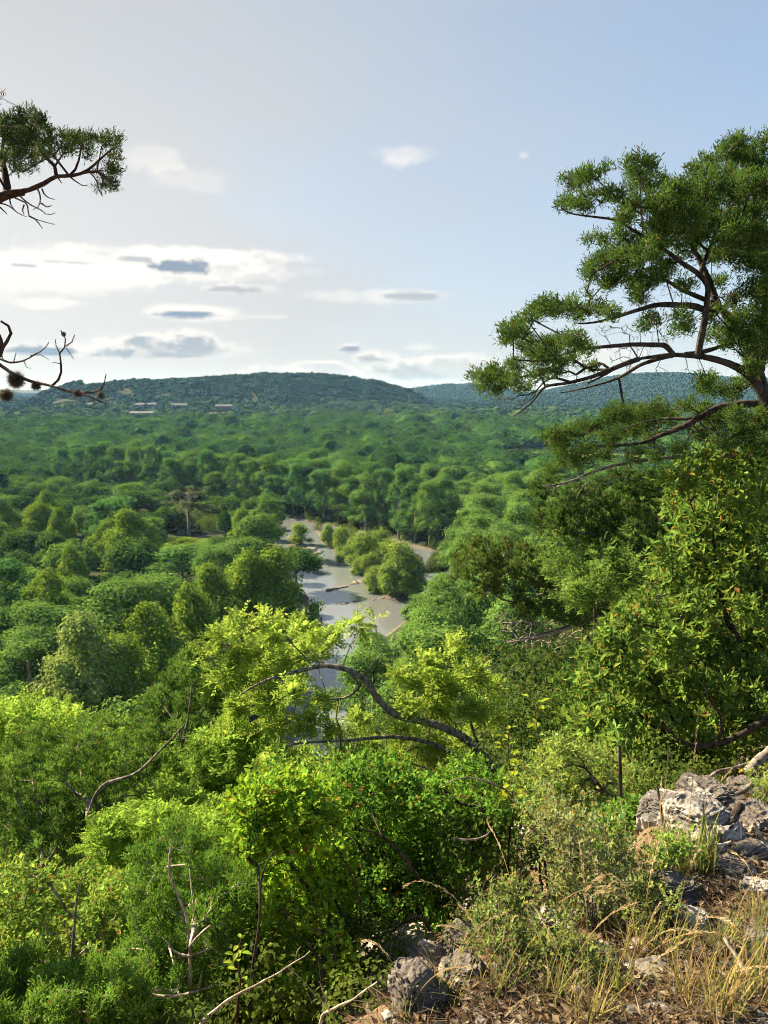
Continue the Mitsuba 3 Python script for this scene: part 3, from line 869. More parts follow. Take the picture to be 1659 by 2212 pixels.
def limb(qpts, D, r0, r1, step=0.05, wob=0.0, rng=None):
    """a limb through measured points; D is one distance or one per point"""
    D = np.broadcast_to(np.asarray(D, float), len(qpts))
    P = np.array([at(q[0], q[1], d) for q, d in zip(qpts, D)])
    P = resample(P, step)
    if rng is not None and wob:
        P[1:-1] += (meshkit.noise(P[1:-1] * 6, 3)[:, None] - 0.5) * wob * rng.normal(size=3)
    return P, np.linspace(r0, r1, len(P))


def inpoly_q(poly, n, rng):
    poly = np.array(poly, float)
    out = np.zeros((0, 2))
    while len(out) < n:
        c = rng.uniform(poly.min(0), poly.max(0), (4 * n, 2))
        out = np.vstack([out, c[inside(c, poly)]])
    return out[:n]


def clumps_in(poly, D0, D1, n, rq, rng, slant=0.0):
    """n clumps of foliage inside an outline, at distances from D0 to D1 (slant: farther up, nearer down)"""
    cand_ = inpoly_q(poly, n * 8, rng)
    pick = [cand_[0]]
    for c in cand_[1:]:
        if len(pick) >= n:
            break
        if min(np.hypot(*(c - p)) for p in pick) > rq * 0.75:
            pick.append(c)
    ys = np.array([p[1] for p in pick])
    f = (ys.max() - ys) / max(np.ptp(ys), 1)
    D = D0 + (D1 - D0) * np.clip(rng.uniform(0, 1, len(pick)) * (1 - abs(slant)) + (f if slant >= 0 else 1 - f) * abs(slant), 0, 1)
    return [(p[0], p[1], rq * rng.uniform(0.7, 1.25), d) for p, d in zip(pick, D)]


def points(clumps, dens, rng, squash=0.8, depth=1.3):
    """points of foliage in clumps (x, y, radius, distance)"""
    out = []
    for x, y, r, D in clumps:
        c = at(x, y, D)
        rm = r / FQ * D
        n = max(3, int(dens * r * r / 1000.0))
        u = rand_dir(rng, n) * rng.uniform(0.25, 1.0, (n, 1)) ** 0.6
        out.append(c + u * rm * [1, depth, squash])
    return np.vstack(out)


def grow(skel, att, bf=0.25, tip=0.0022, e=2.3, rng=R, sides=4):
    """wood from the skeleton to every point of foliage: (mesh, places of the twig ends, their directions)"""
    SP = np.vstack([s[0] for s in skel])
    SR = np.concatenate([s[1] for s in skel])
    SL = []
    for i, (p, r) in enumerate(skel):
        c = np.concatenate([[0], np.cumsum(np.linalg.norm(np.diff(p, axis=0), axis=1))])
        SL.append(c + (0.0 if i == 0 else 0.3))
    SL = np.concatenate(SL)
    n0, n = len(SP), len(att)
    pos = np.vstack([SP, att])
    par = np.full(n0 + n, -1)
    plen = np.concatenate([SL, np.zeros(n)])
    best, bp = np.full(n, 1e9), np.zeros(n, int)
    for i in range(n0):
        dd = np.linalg.norm(att - SP[i], axis=1)
        cst = dd + bf * SL[i]
        m = cst < best
        best[m], bp[m] = cst[m], i
    left = np.ones(n, bool)
    order = []
    for _ in range(n):
        k = int(np.argmin(np.where(left, best, 1e9)))
        left[k] = False
        j = n0 + k
        par[j] = bp[k]
        plen[j] = plen[bp[k]] + np.linalg.norm(att[k] - pos[bp[k]])
        order.append(j)
        dd = np.linalg.norm(att - att[k], axis=1)
        cst = dd + bf * plen[j]
        m = left & (cst < best)
        best[m], bp[m] = cst[m], j
    acc = np.zeros(n0 + n)
    rad = np.zeros(n0 + n)
    rad[:n0] = SR
    big, bigr = np.full(n0 + n, -1), np.zeros(n0 + n)
    kids = np.zeros(n0 + n, int)
    for j in reversed(order):
        rad[j] = max(tip, acc[j] ** (1 / e)) if acc[j] > 0 else tip
        p = par[j]
        acc[p] += rad[j] ** e
        kids[p] += 1
        if rad[j] > bigr[p]:
            bigr[p], big[p] = rad[j], j
    parts = [tube(p, r, 9, rng=rng, rough=0.10) for p, r in skel]
    for j in order:
        p = par[j]
        if p >= n0 and big[p] == j:
            continue
        chain, k = [p, j], j
        while big[k] >= 0:
            k = big[k]
            chain.append(k)
        c = pos[chain]
        r = np.array([min(rad[j] * 1.05, rad[p])] + [rad[i] for i in chain[1:]])
        r[-1] = tip * 0.7
        if len(c) == 2:
            mid = (c[0] + c[1]) / 2 + rng.normal(size=3) * 0.06 * np.linalg.norm(c[1] - c[0])
            c, r = np.array([c[0], mid, c[1]]), np.array([r[0], (r[0] + r[1]) / 2, r[1]])
        parts.append(tube(c, r, sides if r[0] > 0.006 else 3))
    idx = np.array(order)
    d = unit(pos[idx] - pos[par[idx]] + 1e-6)
    return join(parts), pos[idx], d, rad[idx]


def vary(rng, colour, n, tone=0.16, hue=0.10, node=None):
    t = 1 + rng.normal(size=(n, 1)) * tone
    h_ = rng.normal(size=(n, 1)) * hue
    return np.array(colour) * t * np.concatenate([1 + h_, np.ones((n, 1)), 1 - h_], 1)


def spray(P, D, per, L, W, colour, rng, up=0.45, spread=0.75, loose=0.018):
    """tufts of scaly juniper fingers"""
    n = len(P)
    k = np.repeat(np.arange(n), per)
    m = len(k)
    nt = (1 + rng.normal(size=(n, 1)) * 0.20)[k]
    ax = unit(D[k] * 0.5 + [0, 0, up] + rand_dir(rng, m) * spread)
    base = P[k] + rng.normal(size=(m, 3)) * loose
    col = vary(rng, colour, m) * nt
    brown = rng.random(m) < 0.02
    col[brown] = np.array([0.20, 0.11, 0.05]) * rng.uniform(0.6, 1.2, (brown.sum(), 1))
    return leaves(base, ax, rand_dir(rng, m), L * rng.uniform(0.6, 1.3, m), W * rng.uniform(0.7, 1.2, m), col, fold=0.3, long=0.55)


def sprig(P, D, per, L, W, colour, rng, twig=0.10, up=0.15, open_=0.9, fold=0.18, drop=0.0):
    """broad leaves set round the end of a twig"""
    n = len(P)
    k = np.repeat(np.arange(n), per)
    m = len(k)
    tw = unit(D + [0, 0, up] + rand_dir(rng, n) * 0.4)[k]
    nt = (1 + rng.normal(size=(n, 1)) * 0.20)[k]
    base = P[k] + tw * rng.uniform(-0.6, 1.0, (m, 1)) * twig
    ax = unit(tw * 0.5 + rand_dir(rng, m) * open_ + [0, 0, 0.1 - drop])
    nrm = unit(rand_dir(rng, m) * 0.8 + [0, 0, 1.0] - np.array(SUN) * 0)
    col = vary(rng, colour, m, 0.20, 0.12) * nt
    old = rng.random(m) < 0.03                               # some leaves have turned
    col[old] = np.array([(0.30, 0.22, 0.05), (0.22, 0.12, 0.045)])[rng.integers(2, size=old.sum())]
    sz = rng.uniform(0.45, 1.4, m)
    return leaves(base, ax, nrm, L * sz, W * sz * rng.uniform(0.8, 1.2, m), col, fold=fold)


def frond(P, D, per, pairs, length, L, W, colour, rng, up=0.1):
    """feathery leaves: pairs of leaflets along a thin stalk"""
    n = len(P)
    k0 = np.repeat(np.arange(n), per)
    m0 = len(k0)
    nt = (1 + rng.normal(size=(n, 1)) * 0.13)[k0]
    ax = unit(D[k0] * 0.7 + [0, 0, up] + rand_dir(rng, m0) * 0.75)
    nrm = unit(rand_dir(rng, m0) * 0.6 + [0, 0, 1])
    side = unit(np.cross(nrm, ax))
    nrm = np.cross(ax, side)
    ln = length * rng.uniform(0.6, 1.2, (m0, 1))
    V, Fs, C, parts = [], [], [], []
    for i in range(pairs):
        f = 0.15 + 0.8 * i / max(pairs - 1, 1)
        for s in (-1, 1):
            b = P[k0] + ax * ln * f - [0, 0, 0.0] + nrm * (-0.12 * f * f) * ln
            a = unit(ax * 0.55 + side * s + nrm * rng.normal(size=(m0, 1)) * 0.25)
            parts.append(leaves(b, a, nrm + rng.normal(size=(m0, 3)) * 0.35, L * rng.uniform(0.75, 1.2, m0), W * rng.uniform(0.8, 1.2, m0), vary(rng, colour, m0, 0.12, 0.06) * nt, fold=0.12))
    return join(parts)


def tree(key, wood, crown_mesh, barkmat, leafm, text, cat, part='foliage', extra=None):
    put(key + '__trunk', wood, barkmat, True)
    put(f'{key}__{part}', crown_mesh, leafm)
    labels[f'{key}__{part}'] = {'kind': 'stuff'}
    label(key, text, cat)


def root_down(qx, qy, D, extra=0.5):
    """the ground under a point"""
    p = at(qx, qy, D)
    return np.array([p[0], p[1], float(height(p[:1], p[1:2])[0]) - extra])


def z2(pts):          # the enlarged view of the right juniper -> photo measure
    return [(X * 0.5 + 829.5, Y * 0.5 + 274) for X, Y in pts]


def z7(pts):          # the enlarged view of the left juniper
    return [(X * 0.3472, 164.6 + Y * 0.3472) for X, Y in pts]


JUN = (0.062, 0.122, 0.027)
JUN_DARK = (0.042, 0.074, 0.024)
JUN_BROWN = (0.098, 0.165, 0.036)

# ---- the big juniper that leans in from the right
rj = g(101)
base = root_down(1800, 1500, 7.3)
tr = np.vstack([base[None], [at(1805, 1450, 7.3), at(1790, 1200, 7.2), at(1750, 1020, 7.1)], [at(*q, 7.0) for q in z2([(1740, 1330), (1659, 1205), (1609, 1110), (1560, 1060), (1450, 1010), (1350, 990), (1250, 985), (1150, 995), (1050, 1015), (960, 1068), (880, 1108)])]])
tr = resample(tr, 0.06)
SK = [(tr, np.interp(np.linspace(0, 1, len(tr)), [0, .55, .72, .8, .92, 1], [0.12, 0.064, 0.046, 0.030, 0.013, 0.008]))]
SK += [limb(z2([(1355, 990), (1372, 900), (1390, 800), (1400, 700), (1362, 640), (1290, 590), (1240, 552), (1150, 492), (1080, 450), (1000, 402), (900, 388), (800, 372), (765, 348)]), np.linspace(7, 6.6, 13), 0.030, 0.005),
       limb(z2([(1391, 792), (1300, 770), (1200, 768), (1100, 790), (1000, 822), (900, 846), (840, 850)]), np.linspace(7, 6.7, 7), 0.030, 0.006),
       limb([(1790, 1180), (1720, 1010), (1665, 900), (1640, 800), (1605, 720), (1550, 662), (1470, 625), (1425, 602), (1385, 625)], np.linspace(7.3, 7.4, 9), 0.07, 0.010),
       limb([(1552, 664), (1520, 580), (1480, 500), (1455, 440), (1450, 400)], np.linspace(7.4, 7.5, 5), 0.035, 0.006),
       limb([(1640, 800), (1655, 650), (1650, 520), (1630, 430), (1605, 380)], np.linspace(7.35, 7.7, 5), 0.05, 0.006),
       limb([(1655, 640), (1720, 500), (1760, 350)], [7.4, 7.6, 7.8], 0.035, 0.006),
       limb(z2([(1250, 985), (1200, 942), (1100, 940), (1000, 946), (850, 962), (760, 988), (680, 1012), (560, 1004)]), np.linspace(7, 6.5, 8), 0.024, 0.005),
       limb(z2([(1100, 1003), (1000, 1040), (900, 1080), (800, 1105), (700, 1122), (640, 1188), (560, 1250)]), np.linspace(6.95, 6.5, 7), 0.024, 0.005),
       limb(z2([(1250, 988), (1130, 1020), (1000, 1090), (860, 1130), (760, 1150)]), np.linspace(7, 7.4, 5), 0.020, 0.005),
       limb(z2([(1300, 985), (1420, 960), (1480, 930), (1500, 850), (1560, 780)]), np.linspace(7, 7.3, 5), 0.025, 0.006),
       limb(z2([(1150, 492), (1120, 420), (1105, 320), (1110, 250)]), [6.8, 6.9, 7, 7], 0.014, 0.004),
       limb(z2([(1362, 640), (1400, 540), (1440, 440), (1460, 330)]), [7, 7.1, 7.2, 7.2], 0.022, 0.004)]
# lower limbs
SK += [limb(z2([(1800, 1220), (1700, 1195), (1600, 1195), (1520, 1200), (1450, 1212), (1350, 1262), (1280, 1300), (1200, 1330), (1100, 1368), (1000, 1376), (900, 1382), (800, 1400)]), np.linspace(7.1, 7.4, 12), 0.045, 0.006),
       limb(z2([(1350, 1262), (1250, 1260), (1150, 1270), (1050, 1300)]), [7.3, 7.4, 7.5, 7.6], 0.02, 0.005),
       limb(z2([(1700, 1195), (1620, 1260), (1540, 1320), (1440, 1360), (1340, 1340)]), np.linspace(7.1, 7.5, 5), 0.025, 0.006)]
UP = [(1580, 700, 60), (1660, 700, 60), (1620, 520, 60), (1560, 420, 60), (1680, 860, 70), (1690, 980, 70), (1600, 1000, 50), (1420, 560, 50), (1340, 480, 50), (1440, 680, 40), (1560, 940, 50), (1420, 900, 40), (1640, 940, 50), (1240, 400, 60), (1160, 440, 50), (1060, 340, 40), (1310, 340, 50), (800, 240, 45), (860, 230, 40), (905, 210, 45), (965, 190, 25), (800, 330, 45), (860, 330, 50), (940, 300, 40), (1000, 290, 40), (1090, 170, 60), (1150, 170, 40), (1100, 240, 55), (1180, 250, 50), (1130, 320, 70), (1250, 300, 80), (1200, 380, 70), (1300, 400, 80), (1370, 180, 60), (1400, 260, 70), (1450, 150, 60), (1500, 90, 60), (1540, 170, 60), (1600, 120, 60), (1640, 180, 60), (1560, 260, 80), (1620, 340, 80), (1460, 350, 80), (1380, 340, 70), (1400, 450, 80), (1500, 470, 80), (1600, 480, 80), (1180, 500, 60), (1080, 500, 50), (1020, 470, 40), (940, 480, 35), (890, 490, 30), (980, 560, 60), (920, 600, 50), (890, 640, 35), (1050, 580, 70), (1130, 560, 60), (1020, 640, 60), (960, 680, 40), (1100, 680, 60), (1180, 640, 50), (1230, 600, 50), (1300, 540, 50), (1470, 560, 60), (1560, 570, 70), (1640, 600, 60), (1300, 680, 40), (1100, 730, 45), (880, 720, 20), (700, 770, 50), (660, 800, 45), (750, 790, 50), (800, 770, 40), (830, 810, 40), (880, 790, 35), (920, 780, 40), (980, 800, 35), (620, 830, 30), (570, 860, 40), (540, 890, 50), (600, 900, 40), (530, 920, 30), (690, 960, 60), (620, 950, 40), (760, 930, 50), (820, 920, 50), (870, 960, 40), (640, 1000, 40), (580, 1030, 50), (700, 1000, 40), (480, 1060, 40), (430, 1090, 40), (520, 1080, 50), (560, 1110, 40), (480, 1130, 40), (390, 1080, 25), (1160, 830, 40), (1120, 860, 30), (1250, 880, 30), (1290, 820, 40), (1320, 870, 35), (1440, 820, 50), (1500, 860, 60), (1560, 830, 60), (1620, 880, 60), (1480, 930, 40), (1600, 960, 70), (1640, 780, 60), (1500, 760, 40), (1540, 900, 60), (1720, 300, 90), (1720, 480, 90), (1740, 650, 90), (1740, 800, 80), (1600, 400, 70), (1330, 290, 60), (1250, 470, 60), (1040, 400, 40), (1660, 240, 60), (1480, 240, 60), (1500, 400, 60), (1640, 60, 40), (1530, 60, 30),
      (760, 1010, 35), (820, 1010, 35), (900, 1040, 30), (660, 1060, 40), (730, 1060, 40), (420, 1130, 30), (620, 1130, 30)]
LO = [(720, 1330, 50), (760, 1370, 50), (810, 1330, 50), (870, 1300, 40), (920, 1310, 45), (980, 1260, 50), (1030, 1230, 60), (1100, 1240, 60), (1130, 1290, 60), (1050, 1310, 60), (980, 1350, 50), (880, 1400, 50), (780, 1430, 50), (840, 1450, 40), (720, 1480, 40), (950, 1420, 40), (1180, 1220, 50), (1220, 1260, 50), (1150, 1350, 40), (1300, 1200, 40), (1380, 1240, 50), (1450, 1270, 60), (1520, 1250, 50), (1600, 1300, 60), (1640, 1250, 60), (1380, 1100, 45), (1420, 1130, 55), (1500, 1150, 50), (1560, 1100, 50), (1600, 1040, 50), (1560, 1340, 60), (1640, 1380, 60), (1460, 1360, 50), (1370, 1330, 45), (1280, 1380, 40), (1080, 1420, 40), (1180, 1420, 40)]
cl = [(x * .5 + 829.5, y * .5 + 274, r * .5, 7.0 + rj.normal() * 0.35 + (0.3 if x > 1300 else -0.15)) for x, y, r in UP] + [(x * .5 + 829.5, y * .5 + 274, r * .5, 7.4 + rj.normal() * 0.3) for x, y, r in LO]
att = points([(x, y, r * 0.95, d) for x, y, r, d in cl], 42, rj)
wood, P, D, rad = grow(SK, att, 0.30, 0.0022, rng=rj)
# bare inner twigs hanging under the arch
bare_pts = points([(x * .5 + 829.5, y * .5 + 274, r * .5, 7.0) for x, y, r in [(900, 1050, 60), (1000, 980, 60), (1100, 960, 60), (800, 1080, 60), (700, 1080, 50), (1180, 900, 50), (560, 1180, 60), (620, 1160, 50), (480, 1180, 40), (1060, 880, 50), (960, 880, 50), (1250, 700, 60), (1150, 760, 50), (1300, 760, 40), (1480, 720, 60), (1540, 760, 60), (1200, 1060, 40), (1050, 1060, 40), (1320, 1060, 40), (660, 900, 40), (1000, 420, 40), (1250, 1320, 50), (1350, 1300, 50), (1450, 1320, 50), (1150, 1310, 50)]], 42, rj, 0.8)
wood_b, *_ = grow(SK, bare_pts, 0.3, 0.0018, rng=rj)
fol = spray(P, D, 26, 0.047, 0.0105, JUN, rj, up=0.5, spread=0.72, loose=0.024)
tree('juniper_tree', join([wood, wood_b]), fol, 'bark_brown', 'needle', 'big old juniper arching in over the valley with a thick leaning trunk', 'tree')
counts['juniper_tree'] = 2
# its long bare grey limb
sk = [limb(z2([(1790, 1470), (1659, 1440), (1500, 1420), (1350, 1420), (1200, 1432), (1000, 1462), (880, 1500), (780, 1540), (690, 1552)]), np.linspace(7.6, 7.0, 9), 0.030, 0.008)]
tw = points([(x * .5 + 829.5, y * .5 + 274, r * .5, 7.1) for x, y, r in [(720, 1560, 50), (800, 1530, 50), (900, 1540, 50), (1000, 1500, 50), (850, 1600, 40), (660, 1540, 30), (1100, 1480, 40)]], 16, rj, 0.6)
w_, *_ = grow(sk, tw, 0.3, 0.002, rng=rj)
put('juniper_tree__dead_limb', w_, 'bark_grey', True)
labels['juniper_tree__dead_limb'] = {'label': 'long bare grey limb'}

# ---- the juniper beyond the left edge whose branches reach into the sky
lj = g(111)
base = root_down(-420, 1400, 5.0)
tr = resample(np.vstack([base[None], [at(-430, 1500, 5.0), at(-400, 1000, 5.0), at(-330, 640, 5.0), at(-240, 480, 5.0)]]), 0.08)
SK = [(tr, np.linspace(0.13, 0.05, len(tr))),
      limb([(-290, 560), (-120, 470)] + z7([(0, 745), (60, 722), (150, 715), (220, 690), (290, 660), (350, 622), (430, 620), (520, 600), (570, 565), (640, 500), (700, 450)]), np.linspace(5, 4.9, 13), 0.034, 0.005),
      limb([(-120, 470)] + z7([(0, 775), (70, 745), (150, 730)]), 5.0, 0.02, 0.012),
      limb(z7([(45, 720), (36, 650), (28, 580), (10, 500), (20, 400), (80, 330)]), np.linspace(5, 5.2, 6), 0.026, 0.005),
      limb(z7([(350, 620), (345, 570), (300, 520), (250, 460), (200, 360), (190, 270)]), np.linspace(5, 4.9, 6), 0.012, 0.004),
      limb(z7([(430, 620), (480, 560), (500, 470), (520, 400)]), np.linspace(4.95, 4.85, 4), 0.008, 0.004),
      limb(z7([(520, 600), (600, 590), (660, 640), (690, 680)]), np.linspace(4.9, 4.8, 4), 0.008, 0.004)]
CLJ = [(0, 130, 20), (130, 230, 30), (200, 240, 35), (150, 290, 50), (230, 280, 50), (280, 330, 45), (180, 350, 60), (100, 330, 60), (40, 280, 50), (20, 350, 50), (60, 420, 60), (140, 430, 60), (220, 420, 55), (290, 420, 45), (310, 370, 35), (40, 500, 50), (120, 500, 50), (200, 500, 45), (270, 490, 40), (320, 480, 30), (370, 430, 40), (410, 380, 40), (450, 400, 45), (500, 390, 45), (550, 390, 40), (470, 450, 40), (420, 460, 40), (540, 440, 30), (620, 390, 35), (670, 380, 35), (720, 380, 30), (660, 430, 35), (710, 420, 30), (730, 460, 25), (690, 510, 30), (740, 520, 25), (700, 590, 40), (720, 580, 30), (650, 640, 35), (700, 670, 40), (640, 690, 30), (720, 690, 25), (610, 600, 25), (560, 500, 30), (140, 590, 30), (90, 560, 40), (200, 560, 30), (-100, 400, 90), (-100, 250, 90), (-200, 500, 80), (-60, 560, 60)]
cl = [(x * .3472, 164.6 + y * .3472, r * .3472, 4.95 + lj.normal() * 0.16) for x, y, r in CLJ]
wood, P, D, rad = grow(SK, points([(x, y, r * .82, d) for x, y, r, d in cl], 75, lj), 0.3, 0.0017, rng=lj)
fol = spray(P, D, 18, 0.036, 0.0065, JUN_DARK, lj, up=0.4, spread=0.75, loose=0.014)
tw = []
for pts in ([(60, 745), (110, 765), (170, 800), (180, 870), (240, 895), (340, 922)], [(120, 740), (190, 800), (250, 830), (300, 862), (345, 850)], [(230, 695), (252, 760), (240, 810), (205, 830)], [(180, 870), (220, 890), (245, 920), (265, 950)], [(0, 790), (60, 810), (110, 850), (165, 875)],
            [(260, 700), (280, 740), (340, 768)], [(255, 790), (300, 815), (325, 805)], [(0, 815), (25, 840), (45, 860)], [(430, 622), (480, 660), (520, 682), (548, 678)], [(60, 760), (70, 810), (85, 825)], [(150, 800), (140, 850), (150, 860)], [(560, 600), (600, 650), (620, 720), (640, 750)], [(360, 630), (385, 668)]):
    p, r = limb(z7(pts), 4.97 + lj.normal() * 0.08, 0.0055, 0.0022, 0.03)
    tw.append(tube(p, r, 5))
tree('juniper_tree_001', join([wood] + tw), fol, 'bark_red', 'needle', 'dark juniper bough reaching in against the bright sky', 'tree')
# its dead limb with ball moss
SK = [limb([(-420, 760), (-250, 740), (-90, 755)] + z7([(0, 1795), (60, 1840), (120, 1870), (200, 1900), (300, 1922), (380, 1945), (470, 1970), (540, 1985), (600, 2012), (660, 2042)]), np.linspace(5.0, 4.6, 13), 0.024, 0.0035),
      limb([(-90, 750)] + z7([(0, 1740), (15, 1690), (60, 1622), (72, 1580), (40, 1545), (5, 1525)]), 4.9, 0.020, 0.007),
      limb(z7([(12, 1700), (8, 1640), (-10, 1590)]), 4.9, 0.012, 0.006),
      limb(z7([(325, 1925), (372, 1870), (382, 1800), (370, 1720), (410, 1672), (405, 1620), (378, 1580)]), np.linspace(4.8, 4.7, 7), 0.008, 0.003),
      limb(z7([(410, 1680), (450, 1650), (465, 1608)]), 4.75, 0.0045, 0.0025),
      limb(z7([(370, 1720), (350, 1680), (343, 1635)]), 4.75, 0.0035, 0.002), limb(z7([(410, 1690), (440, 1730), (460, 1765)]), 4.75, 0.003, 0.0015), limb(z7([(376, 1790), (345, 1782), (325, 1780)]), 4.75, 0.003, 0.0015),
      limb(z7([(470, 1968), (540, 1970), (620, 1952), (650, 1905), (660, 1855)]), np.linspace(4.7, 4.6, 5), 0.008, 0.003),
      limb(z7([(588, 2005), (588, 2045)]), 4.6, 0.003, 0.002), limb(z7([(640, 1935), (625, 1990), (635, 2010)]), 4.6, 0.003, 0.002),
      limb(z7([(-40, 1745), (0, 1757), (60, 1782), (150, 1770), (200, 1740), (270, 1700), (305, 1655)]), np.linspace(4.9, 4.7, 7), 0.008, 0.0025),
      limb(z7([(190, 1738), (240, 1732), (305, 1762)]), 4.75, 0.003, 0.0015), limb(z7([(85, 1780), (100, 1720)]), 4.8, 0.0035, 0.002), limb(z7([(20, 1765), (10, 1730)]), 4.85, 0.003, 0.002), limb(z7([(150, 1775), (165, 1810), (190, 1820)]), 4.8, 0.003, 0.0015)]
put('juniper_tree_001__dead_limb', join([tube(p, r, 7, rng=lj, rough=0.12) for p, r in SK]), 'bark_red', True)
labels['juniper_tree_001__dead_limb'] = {'label': 'bare reddish limb dotted with ball moss'}
# ball moss: shaggy round tufts on the dead limb
for i, (X, Y, r, D, tx) in enumerate([(100, 1890, 62, 4.85, 'largest shaggy grey ball moss clinging to the dead limb'), (225, 1925, 34, 4.8, 'smaller ball moss farther out along the dead limb, second in size'), (38, 1985, 48, 4.85, 'ball moss hanging lowest at the frame edge'), (480, 1972, 30, 4.7, 'wispy ball moss near the fork of the dead limb'), (625, 1985, 26, 4.6, 'pale wispy ball moss by the dead limb tip'), (395, 1605, 16, 4.72, 'tiny ball moss on top of the upright dead twig')]):
    c = at(X * .3472, 164.6 + Y * .3472, D)
    rm = r * .3472 / FQ * D
    n = int(500 + r * 30)
    d = rand_dir(lj, n)
    s = rm * lj.uniform(0.4, 1.0, n) * np.where(lj.random(n) < .06, 1.5, 1)
    mesh_ = leaves(c + d * rm * 0.15, unit(d + lj.normal(size=(n, 3)) * 0.25), rand_dir(lj, n), s, 0.0028, vary(lj, (0.10, 0.095, 0.075), n, 0.3, 0.05), fold=0.3, long=0.3)
    key = numbered('ball_moss')
    put(key, mesh_, 'straw')
    label(key, tx, 'moss')

# ---- the tree with the arched limb in the middle
ae = g(121)
base = root_down(1190, 1900, 8.8)
tr = resample(np.vstack([base[None], [at(*q, d) for q, d in zip([(1150, 1775), (1090, 1690), (1040, 1630), (1000, 1592), (930, 1562), (862, 1546), (818, 1512), (790, 1470), (750, 1446), (700, 1438), (645, 1450), (580, 1468), (520, 1500)], np.linspace(8.7, 8.6, 13))]]), 0.06)
SK = [(tr, np.interp(np.linspace(0, 1, len(tr)), [0, .3, .6, .8, 1], [0.075, 0.055, 0.043, 0.031, 0.010])),
      limb([(1140, 1765), (1090, 1705), (1000, 1640), (900, 1598), (830, 1592), (740, 1600), (650, 1605), (580, 1640)], np.linspace(8.9, 8.4, 8), 0.045, 0.008),
      limb([(784, 1462), (808, 1432), (826, 1410)], 9.3, 0.014, 0.006), limb([(780, 1478), (742, 1508), (692, 1512), (650, 1535), (618, 1562)], 9.1, 0.016, 0.006),
      limb([(750, 1446), (770, 1470), (778, 1485)], 9.2, 0.018, 0.016),
      limb([(1040, 1630), (1010, 1540), (985, 1460), (980, 1400)], np.linspace(9, 9.6, 4), 0.022, 0.006), limb([(930, 1562), (900, 1500), (905, 1440)], [9.1, 9.4, 9.7], 0.014, 0.005),
      limb([(700, 1438), (670, 1400), (600, 1370), (540, 1350)], np.linspace(9.2, 9.6, 4), 0.016, 0.005), limb([(740, 1443), (755, 1400), (780, 1350)], [9.2, 9.4, 9.5], 0.008, 0.004),
      limb([(1150, 1775), (1060, 1690), (960, 1670), (890, 1650)], np.linspace(8.9, 8.3, 4), 0.02, 0.006)]
C1 = [(x, y, r * .74) for x, y, r in [(480, 1380, 28), (520, 1352, 28), (545, 1395, 34), (600, 1372, 36), (650, 1362, 34), (690, 1392, 34), (560, 1435, 40), (500, 1455, 36), (465, 1480, 32), (620, 1420, 38), (665, 1420, 30), (722, 1382, 26), (765, 1352, 22), (800, 1345, 14), (520, 1522, 40), (580, 1510, 40), (640, 1500, 30), (600, 1560, 40), (540, 1580, 40), (490, 1600, 40), (560, 1480, 36), (660, 1560, 34), (700, 1500, 20),
      (930, 1440, 36), (978, 1402, 24), (900, 1470, 30), (960, 1480, 40), (1020, 1450, 34), (1052, 1482, 28), (890, 1525, 30), (950, 1530, 40), (1020, 1530, 40), (1065, 1540, 28), (870, 1585, 34), (780, 1560, 26), (800, 1620, 34), (860, 1640, 36), (930, 1620, 36), (1000, 1600, 34), (720, 1565, 26), (740, 1640, 36), (660, 1640, 34), (600, 1640, 34), (990, 1660, 30), (860, 1450, 22), (520, 1420, 34), (450, 1420, 20), (640, 1450, 26), (580, 1340, 20)]]
cl = [(x, y, r, 9.2 + ae.normal() * 0.5) for x, y, r in C1]
wood, P, D, rad = grow(SK, points(cl, 28, ae, 0.7), 0.3, 0.0025, rng=ae)
fol = frond(P, D, 4, 6, 0.20, 0.062, 0.027, (0.25, 0.37, 0.062), ae)
tree('arched_tree', wood, fol, 'bark_grey', 'leaf_soft', 'feathery yellow-green tree with a dark limb arching over the river view', 'tree')

# ---- shrubs and small trees on the slope


def shrub(name, poly, D0, D1, ncl, rq, dens, leaf, colour, text, cat, seed, root, bm='bark_brown', slant=0.3, limbs=(), leafm='leaf_soft', nstem=3, bf=0.3, tip=0.0022, stem=0.03, squash=0.8):
    rng = g(seed)
    cl = clumps_in(poly, D0, D1, ncl, rq, rng, slant)
    rt = root_down(*root)
    SK = []
    for i in range(nstem):
        c = cl[int(rng.integers(len(cl)))]
        e = at(c[0], c[1], c[3])
        b = rt + rng.normal(size=3) * [0.15, 0.15, 0.05]
        mid = (b + e) / 2 + rng.normal(size=3) * 0.10 * np.linalg.norm(e - b) + [0, 0, 0.1 * np.linalg.norm(e - b)]
        p = resample([b, b * .5 + mid * .5 + [0, 0, .1], mid, e], 0.08)
        SK.append((p, np.linspace(stem, stem * 0.22, len(p))))
    for l in limbs:
        SK.append(limb(*l))
    wood, P, D, rad = grow(SK, points(cl, dens, rng, squash), bf, tip, rng=rng)
    key = numbered(name)
    kind, kw = leaf
    fol = {'spray': spray, 'sprig': sprig, 'frond': frond}[kind](P, D, colour=colour, rng=rng, **kw)
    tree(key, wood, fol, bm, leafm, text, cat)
    return key


SP = lambda per=20, L=0.06, W=0.012: ('spray', dict(per=per, L=L * 1.0, W=W * 1.15, up=0.55, spread=0.68))
SG = lambda per=9, L=0.04, W=0.02, **k: ('sprig', dict(per=per, L=L * 1.2, W=W * 1.2, **k))
FR = lambda per=3, pairs=6, length=0.15, L=0.04, W=0.018: ('frond', dict(per=per, pairs=pairs, length=length * 1.15, L=L * 1.2, W=W * 1.2))
OAKC = (0.140, 0.235, 0.045)
